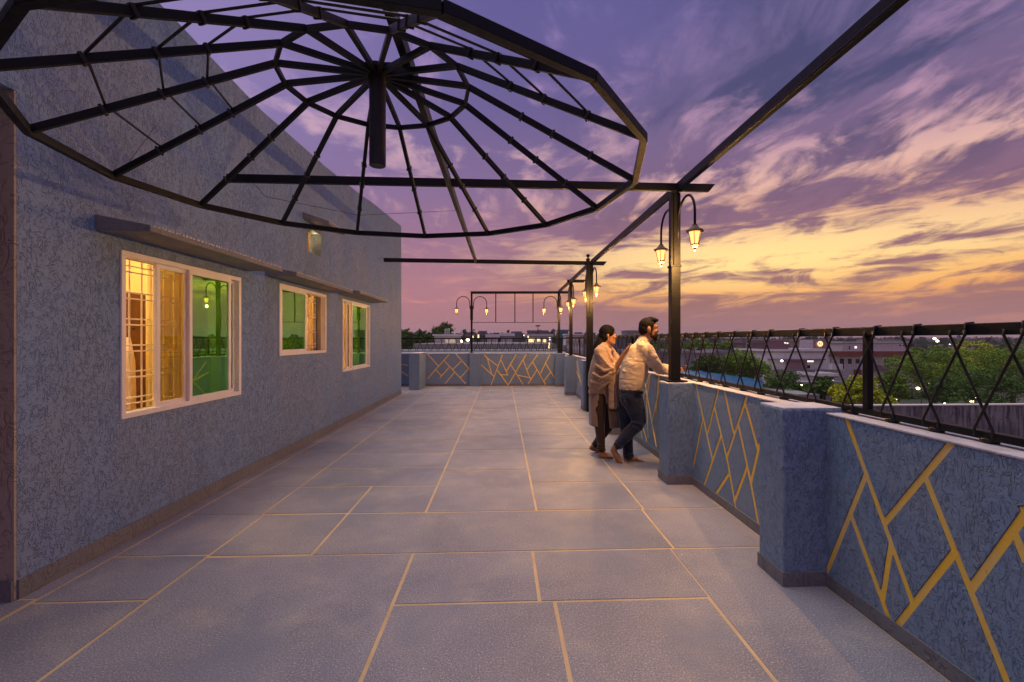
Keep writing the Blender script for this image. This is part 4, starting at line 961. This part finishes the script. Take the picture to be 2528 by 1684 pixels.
def tree(px, top, bot_z, Y, wpx, label, m='leaf_mid', n=9000, seed=1, hpx=None, leaf=None, group='trees around the neighbouring houses', lobes=9):
    sc = Y / FPX; t_ = W(px, top, Y); H = t_.z - bot_z; w_ = wpx * sc / 2; h_ = (hpx * sc if hpx else H * .8) / 2
    r_ = random.Random(seed); o = empty('tree', (t_.x, Y, bot_z), label, 'tree', group); blobs = []
    cz = H - h_
    for i in range(lobes):
        a = 2 * pi * i / lobes + r_.uniform(-.4, .4); q = r_.uniform(.35, .68); e = r_.uniform(-.55, .60)
        s_ = r_.uniform(.34, .52); k_ = sqrt(max(.15, 1 - e * e))
        blobs.append((cos(a) * w_ * q * k_, sin(a) * w_ * q * k_ * .9, cz + e * h_, w_ * s_, w_ * s_ * .9, h_ * s_ * .85))
    blobs.append((0, 0, cz + h_ * .58, w_ * .42, w_ * .42, h_ * .40)); blobs.append((0, 0, cz, w_ * .6, w_ * .55, h_ * .6))
    me = crown_mesh(blobs, n, leaf or max(.10, .0022 * Y), M[m], seed)
    c = bpy.data.objects.new('crown', me); C.objects.link(c); c.parent = o
    tr = MB(); tr.tube([(0, 0, 0), (.05, 0, cz * .4), (0, .1, cz)], [H * .035, H * .026, H * .016], 8)
    for i in range(5):
        b = blobs[i]; tr.tube([(0, 0, cz * .45 + i * cz * .08), (b[0] * .5, b[1] * .5, (cz * .5 + b[2]) / 2), (b[0], b[1], b[2])], [H * .015, H * .010, H * .005], 6)
    me2 = tr.mesh('trunk'); me2.materials.append(M['bark']); t2 = bpy.data.objects.new('trunk', me2); C.objects.link(t2); t2.parent = o
    return o
tree(1725, 836, GZ, 118, 90, 'dark round tree beyond the grey roof, left end behind the railing', 'leaf_mid', 5000, 3, 44)
tree(1800, 840, GZ, 105, 76, 'bushy green tree between the grey roof and the pink buildings', 'leaf_mid', 5000, 4, 44)
tree(1620, 842, GZ, 140, 120, 'wide dim tree just right of the man\'s head, beyond the parapet', 'leaf_dark', 4000, 24, 40)
tree(1745, 876, GZ, 52, 115, 'dark leafy tree rising behind the left part of the blue tarpaulin', 'leaf_dark', 9000, 5, 70)
tree(1835, 860, GZ, 50, 140, 'large green tree behind the blue tarpaulin, left of the white flat roofed house', 'leaf_mid', 13000, 6, 100)
tree(1935, 914, GZ, 40, 170, 'dark tree below the white flat roofed house', 'leaf_dark', 12000, 7, 120)
tree(2030, 928, GZ, 36, 90, 'low dark tree between the white house and the small lit shed', 'leaf_dark', 6000, 8, 60)
tree(2120, 926, GZ, 31, 150, 'yellow green shrub like tree in front of the red roofed house', 'leaf_yellow', 12000, 9, 105)
tree(2205, 915, GZ, 42, 100, 'small green tree right of the thick railing post', 'leaf_mid', 7000, 10, 90)
tree(2300, 850, GZ, 62, 220, 'big spreading tree right of the red roofed house', 'leaf_mid', 16000, 11, 130)
tree(2400, 838, GZ, 66, 200, 'tall bright green tree, highest crown at the right', 'leaf_yellow', 14000, 12, 130)
tree(2500, 842, GZ, 60, 190, 'broad green tree cut by the right edge of the picture', 'leaf_mid', 14000, 13, 150)
tree(2440, 910, GZ, 46, 260, 'dark spreading tree above the stained concrete wall', 'leaf_dark', 16000, 14, 110)
tree(2330, 925, GZ, 48, 120, 'dark leafy tree just left of the lit street', 'leaf_dark', 9000, 15, 90)
tree(1095, 797, GZ, 62, 62, 'tall dark tree standing above the concrete rooftop room at the far end', 'leaf_dark', 9000, 16, 80)
tree(1045, 818, GZ, 60, 70, 'round dark tree left of the concrete rooftop room', 'leaf_dark', 7000, 17, 60)
tree(1005, 812, GZ, 66, 60, 'dark tree next to the end of the blue house wall', 'leaf_dark', 6000, 18, 60)
tree(1120, 828, GZ, 64, 70, 'low green tree right of the concrete rooftop room', 'leaf_mid', 5000, 19, 45)
tree(1225, 821, GZ, 150, 70, 'dark round tree in the middle of the far skyline', 'leaf_far', 3000, 20, 34)
tree(1432, 822, GZ, 150, 66, 'hazy tree on the skyline between the slim post and the finial post', 'leaf_far', 3000, 21, 34)
# the far off wood that closes the horizon
r2 = random.Random(5); vs = []; fs = []
for i in range(2300):
    Y_ = 170 + 1500 * r2.random() ** 1.5; xx = r2.uniform(-.6, 2.4) * Y_; hh = (r2.uniform(9.5, 13.0) + Y_ * .010 if xx < .22 * Y_ else r2.uniform(7.5, 10.5) + Y_ * .0060) + (2 if r2.random() < .1 else 0); w_ = r2.uniform(4, 9) + Y_ * .006
    for _ in range(18):
        a = r2.uniform(0, 2 * pi); q = sqrt(r2.random()); e = r2.random(); p = Vector((xx + cos(a) * w_ * q, Y_ + sin(a) * w_ * q, GZ + hh * (.25 + .75 * e * (1 - .5 * q * q))))
        s_ = r2.uniform(.8, 1.9) * (1 + Y_ * .0006); b = Vector((r2.uniform(-1, 1), r2.uniform(-.5, .5), r2.uniform(-1, 1))).normalized(); c = Vector((-b.z, r2.uniform(-.4, .4), b.x)).normalized()
        j = len(vs); vs += [p - b * s_, p + c * s_ * .8, p + b * s_, p - c * s_ * .8]; fs.append((j, j + 1, j + 2, j + 3))
me = bpy.data.meshes.new('distant_woods'); me.from_pydata([tuple(v) for v in vs], [], fs); me.materials.append(M['leaf_far']); o = bpy.data.objects.new('distant_woods', me); C.objects.link(o); tag(o, kind='stuff')

# ================================================================ houses
def house_at(px0, px1, top, Y, m, label, depth=9, bot=None, wins=(), lits=(), slabs_=(), cat='building', roof='h_concrete', doors=()):
    a, b = W(px0, top, Y), W(px1, top, Y); z1 = a.z; z0 = bot if bot is not None else GZ
    y_of = lambda t: Y
    o = empty('building', ((a.x + b.x) / 2, Y, z0), label, cat)
    MB().box(a.x, b.x, Y, Y + depth, z0, z1).build('wall', M[m], o)
    ov = .25; MB().box(a.x - ov, b.x + ov, Y - ov, Y + depth + ov, z1, z1 + .18).build('roof', M[roof], o)
    pr_ = MB(); pr_.box(a.x - ov, b.x + ov, Y - ov, Y - ov + .12, z1 + .18, z1 + .55); pr_.box(a.x - ov, a.x - ov + .12, Y - ov + .12, Y + depth, z1 + .18, z1 + .55); pr_.box(b.x + ov - .12, b.x + ov, Y - ov + .12, Y + depth, z1 + .18, z1 + .55); pr_.build('roof_parapet', M[m], o)
    for (x0, x1, y0, y1) in list(wins) + list(doors):
        p, q = W(x0, y0, Y), W(x1, y1, Y)
        f = MB(); w_ = .09; ring_xz(f, p.x, q.x, Y - .06, Y - .001, q.z, p.z, w_); f = f.build('window', M['h_white'], o)
        MB().box(p.x + w_, q.x - w_, Y - .03, Y - .002, q.z + w_, p.z - w_).build('pane', M['win_dark'], f)
    for (x0, x1, y0, y1, lm) in lits:
        p, q = W(x0, y0, Y), W(x1, y1, Y); MB().box(p.x, q.x, Y - .05, Y - .002, q.z, p.z).build('lit_window', M[lm], o)
    for (x0, x1, y0, y1, out, sm) in slabs_:
        p, q = W(x0, y0, Y), W(x1, y1, Y); MB().box(p.x, q.x, Y - out, Y - .003, q.z, p.z).build('balcony' if out > .6 else 'ledge', M[sm], o)
    return o
def ring_xz(mb, x0, x1, y0, y1, z0, z1, w):
    mb.box(x0, x1, y0, y1, z0, z0 + w); mb.box(x0, x1, y0, y1, z1 - w, z1); mb.box(x0, x0 + w, y0, y1, z0 + w, z1 - w); mb.box(x1 - w, x1, y0, y1, z0 + w, z1 - w)
def lights(pts, label, m='lit_point', pole=True, r=.12):
    for (px, py, Y, lb) in pts:
        p = W(px, py, Y); o = empty('street_lamp', (p.x, Y, GZ if pole else p.z - .3), lb, 'street lamp', label)
        MB().ell(p, (r, r, r * .8), n=10, m_=6).build('glow_head', M[m], o, smooth=True)
        if pole:
            MB().tube([(p.x + .5, Y, GZ), (p.x + .5, Y, p.z + .25), (p.x, Y, p.z + .15)], .05, 6).build('pole', M['h_dark'], o)
        else: MB().tube([(p.x, Y, p.z - .3), (p.x, Y, p.z)], .03, 6).build('bracket', M['h_dark'], o)
house_at(1893, 2044, 870, 76, 'h_white', 'white flat roofed house behind the railing, left of the red roofed house', 11, wins=[(1930, 1939, 888, 893), (1962, 1972, 888, 893), (1990, 2001, 900, 911)],
         slabs_=[(1896, 2030, 886, 889, .9, 'h_concrete'), (1940, 1990, 889, 911, .3, 'h_pink'), (1880, 2046, 912, 915, 1.3, 'h_concrete')], lits=[(1982, 2008, 890.5, 893.5, 'lit_white')], doors=[(2026, 2036, 920, 934)])
house_at(2046, 2262, 878, 82, 'h_pale', 'long house with a terracotta roof edge and white framed windows behind the thick railing post', 10, wins=[(2048, 2053, 884, 897), (2056, 2062, 884, 897), (2071, 2085, 884, 912), (2091, 2104, 884, 900), (2110, 2123, 885, 899), (2128, 2150, 884, 900), (2180, 2196, 885, 898), (2204, 2222, 876 + 4, 896)],
         slabs_=[(2046, 2262, 867, 878, 1.0, 'h_red'), (2046, 2072, 898, 912, .9, 'h_white'), (2128, 2262, 901, 913, .8, 'h_brown'), (2122, 2127, 873, 915, .25, 'h_white'), (2107, 2124, 912, 930, .3, 'h_red')], lits=[(2148, 2153, 890, 896, 'lit_white')])
house_at(2080, 2240, 848, 128, 'h_pale', 'pale low building on the rise behind the terracotta roof', 9, wins=[(2094, 2100, 853, 864), (2146, 2152, 853, 860), (2228, 2238, 847 + 3, 856), (2248 - 30, 2225, 850, 856)], lits=[(2110, 2115, 855, 860, 'lit_white')])
b4 = house_at(1972, 2045, 843, 112, 'h_pink', 'pinkish building with a glowing round yellow sign', 9, wins=[(1995, 2003, 858, 866)], slabs_=[(1973, 2005, 840, 860, .4, 'h_white')])
c_ = W(2026, 849, 111.5); MB().lathe([(.01, 0), (.62, .01), (.62, .10), (.01, .12)], (0, 0, 0), 20)
sg = MB(); vs = []
for k_ in range(24): t = 2 * pi * k_ / 24; vs.append((c_.x + .66 * cos(t), 111.6, c_.z + .66 * sin(t)))
sg.prism(vs, (0, .12, 0)); sgn = sg.build('sign', M['lit_warm'], b4)
tc = bpy.data.curves.new('sign_letters', 'FONT'); tc.body = '81'; tc.size = .95; tc.align_x = 'CENTER'; tc.align_y = 'CENTER'; tc.extrude = .02
to = bpy.data.objects.new('sign_letters', tc); C.objects.link(to); to.location = (c_.x, 111.55, c_.z); to.rotation_euler = (pi / 2, 0, 0); bpy.context.view_layer.update()
me = bpy.data.meshes.new_from_object(to.evaluated_get(bpy.context.evaluated_depsgraph_get())); mw = to.matrix_world.copy(); bpy.data.objects.remove(to); me.transform(Matrix.Translation(-world_loc(sgn)) @ mw)
lo = bpy.data.objects.new('sign_letters', me); C.objects.link(lo); lo.parent = sgn; me.materials.clear(); me.materials.append(M['h_brown'])
house_at(1893, 1968, 843, 116, 'h_pink', 'pink building with a dark open front and small lamps', 9, wins=[(1945, 1965, 848, 859)], lits=[(1936, 1940, 845, 848, 'lit_white'), (1942, 1946, 846, 849, 'lit_white'), (1954, 1958, 846, 849, 'lit_white')])
house_at(1832, 1890, 846, 100, 'h_brown', 'brown low building left of the pink ones, one small lit window', 9, wins=[(1842, 1852, 848, 858)], lits=[(1850, 1853, 853, 857, 'lit_white')])
house_at(1688, 1800, 872, 86, 'h_grey', 'long grey flat roof beyond the dark tree and the tarpaulin', 12, wins=[(1715, 1733, 884, 890)], slabs_=[(1710, 1762, 866, 871, .4, 'h_pale')])
house_at(1968, 2072, 956, 46, 'h_grey', 'small grey shed with a bright white doorway below the white house', 5, lits=[(2053, 2058, 939 + 20, 975, 'lit_white')], wins=[(1986, 2003, 965, 985), (2009, 2018, 962, 982)], bot=-7.5)
house_at(2020, 2062, 932, 58, 'h_white', 'narrow whitewashed house with one tall glowing window', 4, lits=[(2052, 2058, 939, 954, 'lit_white')])
house_at(1560, 1690, 872, 95, 'h_grey', 'grey rooftop beyond the railing between the man and the tall post', 10)
house_at(1548, 1580, 817, 420, 'h_far', 'hazy block standing on the skyline above the man\'s shoulder', 20)
# blue tarpaulin roof
a, b, c_, e = W(1650, 906, 47), W(1882, 938, 44), W(1886, 966, 33), W(1650, 930, 34)
vs = []; n_ = 26
for j in range(9):
    for i in range(n_):
        u = i / (n_ - 1); v = j / 8; p = (a * (1 - u) + b * u) * (1 - v) + (e * (1 - u) + c_ * u) * v; vs.append((p.x, p.y, p.z + .10 * sin(u * 40) * (.5 + .5 * sin(v * 9 + u * 7))))
tp = MB(); tp.add(vs, [(j * n_ + i, j * n_ + i + 1, (j + 1) * n_ + i + 1, (j + 1) * n_ + i) for j in range(8) for i in range(n_ - 1)])
o = tp.build('tarpaulin', M['tarp'], smooth=True); s_ = o.modifiers.new('s', 'SOLIDIFY'); s_.thickness = .02; tag(o, 'bright blue tarpaulin sheet over a roof below the railing', 'tarpaulin')
sh_ = empty('shed', (20, 39, GZ), 'low shed whose roof carries the blue tarpaulin', 'shed'); MB().box(a.x + .4, b.x - .6, 35, 46, GZ, -2.9).build('wall', M['h_grey'], sh_)
# stained wall and street
wl_ = empty('concrete_wall', (32, 21, GZ), 'long mildew stained concrete wall below the railing at the right edge', 'wall')
p0 = W(2150, 1003, 20); MB().box(p0.x - 2, 40, 20, 20.25, GZ, p0.z).build('wall', M['h_stain'], wl_); MB().box(p0.x - 2.02, 40, 19.96, 20.29, p0.z, p0.z + .05).build('coping', M['h_pale'], wl_)
rd = MB(); rd.add([(W(2262, 1003, 30).x, 24, GZ + .02), (W(2330, 1003, 30).x + 2, 24, GZ + .02), (76, 90, GZ + .02), (70, 90, GZ + .02)], [(0, 1, 2, 3)]); tag(rd.build('street', M['asphalt']), kind='structure')
p = W(2300, 985, 44)
def car(px, py, Y, label, m):
    p = W(px, py, Y); o = empty('parked_car', (p.x, Y, GZ), label, 'car')
    z0 = GZ; x = p.x
    prof = [(-2, .35), (-2.05, .75), (-1.3, .85), (-.8, 1.35), (.7, 1.38), (1.2, .9), (2.0, .8), (2.05, .35)]
    MB().prism([(x + a, Y - .8, z0 + b) for a, b in prof], (0, 1.6, 0)).build('body', M[m], o, bevel=.06)
    MB().prism([(x + a, Y - .81, z0 + b) for a, b in [(-1.15, .88), (-.75, 1.28), (.62, 1.30), (1.02, .9)]], (0, 1.62, 0)).build('windows', M['win_dark'], o)
    for a in (-1.3, 1.25):
        for s_ in (-.82, .82):
            v = []; [v.append((x + a + .32 * cos(2 * pi * k_ / 14), Y + s_ - .08, z0 + .32 + .32 * sin(2 * pi * k_ / 14))) for k_ in range(14)]
            MB().prism(v, (0, .16, 0)).build('wheel', M['h_dark'], o)
car(2245, 942, 78, 'dark blue car parked under the trees right of the red roofed house', 'win_dark'); car(2285, 1000, 58, 'pale car on the street beside the bright street lamp', 'h_white')
lights([(2296, 975, 50, 'brightest street lamp, low over the street right of the thick railing post'), (2266, 959, 60, 'white street lamp left of the brightest one'), (2293, 944, 70, 'small reddish lamp just above the brightest street lamp'),
        (2438, 954, 55, 'lamp on a pole among the trees at the right'), (2398, 991, 52, 'orange lamp low above the stained wall'), (2209, 985, 50, 'tall white lamp at the left end of the stained wall')], 'street lamps in the lane below the terrace', r=.22)
lights([(2331, 995, 48, 'tiny lamp above the stained wall, right of the street'), (2410, 982, 49, 'pale small lamp between the orange lamp and the pole lamp'), (2448, 985, 50, 'small lamp near the foot of the pole lamp'), (2390, 967, 50, 'small lamp left of the pole lamp')], 'small lamps among the trees', 'lit_white_point', r=.12)
lights([(1978, 952, 42, 'warm lamp among dark trees below the white house'), (1931, 965, 40, 'small lamp low in the dark trees below the white house')], 'lamps in the dark trees', r=.13)
lights([(1930, 891, 74, 'small white lamp on the front of the white flat roofed house')], 'house lamps', 'lit_white_point', pole=False, r=.2)
lights([(2307, 836, 150, 'white lamp high above the big trees'), (2314, 842, 150, 'orange lamp just below the white one above the big trees')], 'lamps beyond the big trees', r=.45)
# ---- beyond the far parapet
rt = empty('concrete_rooftop', (1, 32, GZ), 'broad grey concrete rooftop just beyond the far railing', 'building')
a, b = W(1020, 848, 34), W(1372, 848, 34); MB().box(a.x, b.x, 34, 52, GZ, a.z - .02).build('wall', M['h_concrete'], rt)
a2, b2 = W(960, 870, 26), W(1400, 870, 26); MB().box(a2.x - 3, b2.x, 20, 33.9, GZ, a2.z).build('lower_block', M['h_grey'], rt)
rr_ = empty('rooftop_room', (-5, 44, 0), 'pale concrete stair room on the roof beyond the far railing, left of the lamps', 'building')
a, b = W(1072, 829, 44), W(1126, 849, 44); MB().box(a.x, b.x, 44, 49, 1.0, a.z).build('wall', M['h_pale'], rr_); MB().box(a.x - .15, b.x + .15, 43.85, 49.2, a.z, a.z + .14).build('roof', M['h_white'], rr_)
p, q = W(1100, 838, 44), W(1126, 848, 44); MB().box(p.x, q.x, 43.95, 43.998, q.z, p.z).build('wall_glow', lit('dim_wall_glow', (1, .75, .45), .35), rr_)  # warm light on this wall is put into a faintly glowing panel
fr_ = empty('tank_frame', (-5, 45, 2), 'small steel frame on the roof of the pale stair room', 'frame'); a, b = W(1098, 813, 45), W(1108, 829, 45)
for xx in (a.x, b.x, (a.x + b.x) / 2):
    for yy in (45, 45.5): MB().bar((xx, yy, b.z + .1), (xx, yy, a.z), .035, .035).build('post', M['h_pale'], fr_)
MB().box(a.x, b.x, 45, 45.5, a.z, a.z + .05).build('top', M['h_pale'], fr_)
for i, (x0, x1, t_, Y_, m_, lb) in enumerate([(1203, 1229, 836, 58, 'h_white', 'left of two pale roof blocks behind the far railing'), (1237, 1266, 833, 60, 'h_white', 'right of two pale roof blocks behind the far railing'),
        (1264, 1287, 822, 170, 'h_far', 'small tower block on the far skyline between the hanging uprights'), (1304, 1352, 819, 190, 'h_far', 'widest dim block on the far skyline with a thin mast'), (1383, 1403, 818, 150, 'teal', 'teal painted building on the skyline between the two corner posts'),
        (1400, 1440, 829, 130, 'h_white', 'long white low building right of the corner post'), (1150, 1166, 829, 140, 'h_far', 'small dim building near the left lantern post'), (1183, 1200, 820, 210, 'h_far', 'hazy block left of the skyline tree'), (1480, 1545, 833, 160, 'h_far', 'low hazy building behind the couple')]):
    house_at(x0, x1, t_, Y_, m_, lb, 8)
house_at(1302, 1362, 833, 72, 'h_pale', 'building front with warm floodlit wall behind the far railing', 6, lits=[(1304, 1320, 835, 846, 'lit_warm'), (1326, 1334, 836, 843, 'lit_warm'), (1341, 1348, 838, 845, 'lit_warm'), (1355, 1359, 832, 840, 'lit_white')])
def sign(px, y0, y1, w, Y, label, m='lit_warm'):
    p, q = W(px - w / 2, y0, Y), W(px + w / 2, y1, Y); o = empty('lit_sign', (p.x, Y, GZ), label, 'sign')
    MB().box(p.x, q.x, Y, Y + .2, q.z, p.z).build('panel', M[m], o); MB().tube([((p.x + q.x) / 2, Y + .1, GZ), ((p.x + q.x) / 2, Y + .1, q.z)], .06, 6).build('pole', M['h_dark'], o)
sign(1181, 826, 835, 3.5, 80, 'glowing vertical sign right of the lantern post on the far parapet'); sign(1167.5, 829, 836, 2.6, 82, 'thin glowing sign close beside the lantern post on the far parapet'); sign(1304, 829, 834, 3, 70, 'short glowing sign left of the floodlit building')
sign(1356, 846, 860, 3.2, 33, 'bright vertical lit sign near the far corner of the railing', 'lit_warm'); sign(1358, 825, 831, 2, 90, 'small glowing sign above the floodlit building')
lights([(1137, 843, 60, 'warm lamp left of the lantern post on the far parapet'), (1296, 828, 90, 'round lamp above the two pale roof blocks'), (1333, 830, 90, 'small lamp above the floodlit building'), (1155, 839, 70, 'dim lamp beside the lantern post'), (1345, 829, 95, 'farther lamp above the floodlit building')], 'lamps of the town beyond the far railing', r=.26)
p = W(1328, 806, 120); o = empty('mast', (p.x, 120, GZ), 'thin mast on the far skyline', 'mast'); MB().tube([(p.x, 120, GZ), (p.x, 120, p.z)], .09, 5).build('pole', M['h_dark'], o); MB().box(p.x - .6, p.x + .6, 119.9, 120.1, p.z, p.z + .3).build('head', M['h_dark'], o)
# red brick rubble on the roof edge behind the far railing
for i, (x0, x1) in enumerate(((1190, 1203), (1277, 1280), (1302, 1333))):
    a, b = W(x0, 871, 19.5), W(x1, 871, 19.5); o = MB().box(a.x, b.x, 19.4, 19.6, W(x0, 873, 19.5).z - .15, a.z).build('brick_pile', M['h_red']); tag(o, ['short row of red bricks on the roof left of the middle, behind the far railing', 'single red brick between the two brick rows', 'long row of red bricks behind the far railing'][i], 'bricks')
# far off town, too many and small to tell apart
tw = MB(); 
for i in range(900):
    Y_ = 130 + 900 * r2.random() ** 1.3; xx = r2.uniform(-.5, 2.3) * Y_; w_ = r2.uniform(3, 9); h_ = r2.uniform(3.5, 8.8) + (r2.random() < .06) * 3; tw.box(xx - w_, xx + w_, Y_, Y_ + 8, GZ, GZ + h_)
tag(tw.build('distant_town', M['h_grey']), kind='stuff')
tl = MB()
for i in range(240):
    Y_ = 120 + 800 * r2.random(); xx = r2.uniform(-.35, 2.0) * Y_; s_ = .10 + Y_ * .0006; z_ = GZ + r2.uniform(4, 8.5); tl.ell((xx, Y_, z_), (s_, s_, s_), n=6, m_=4)
tag(tl.build('distant_lights', M['lit_white_point']), kind='stuff')
# HAZE
hzb = MB().box(-1990, 2390, -40, 4190, GZ - 1, 40).build('haze', None); tag(hzb, kind='stuff')
hm = bpy.data.materials.new('haze'); hm.use_nodes = True; q = G(hm.node_tree); q.n.remove(q.n['Principled BSDF'])
pv = q.node('ShaderNodeVolumePrincipled'); pv.inputs['Density'].default_value = .00032; pv.inputs['Color'].default_value = (.88, .80, .84, 1); q.l.new(pv.outputs[0], q.n['Material Output'].inputs['Volume']); hzb.data.materials.append(hm)
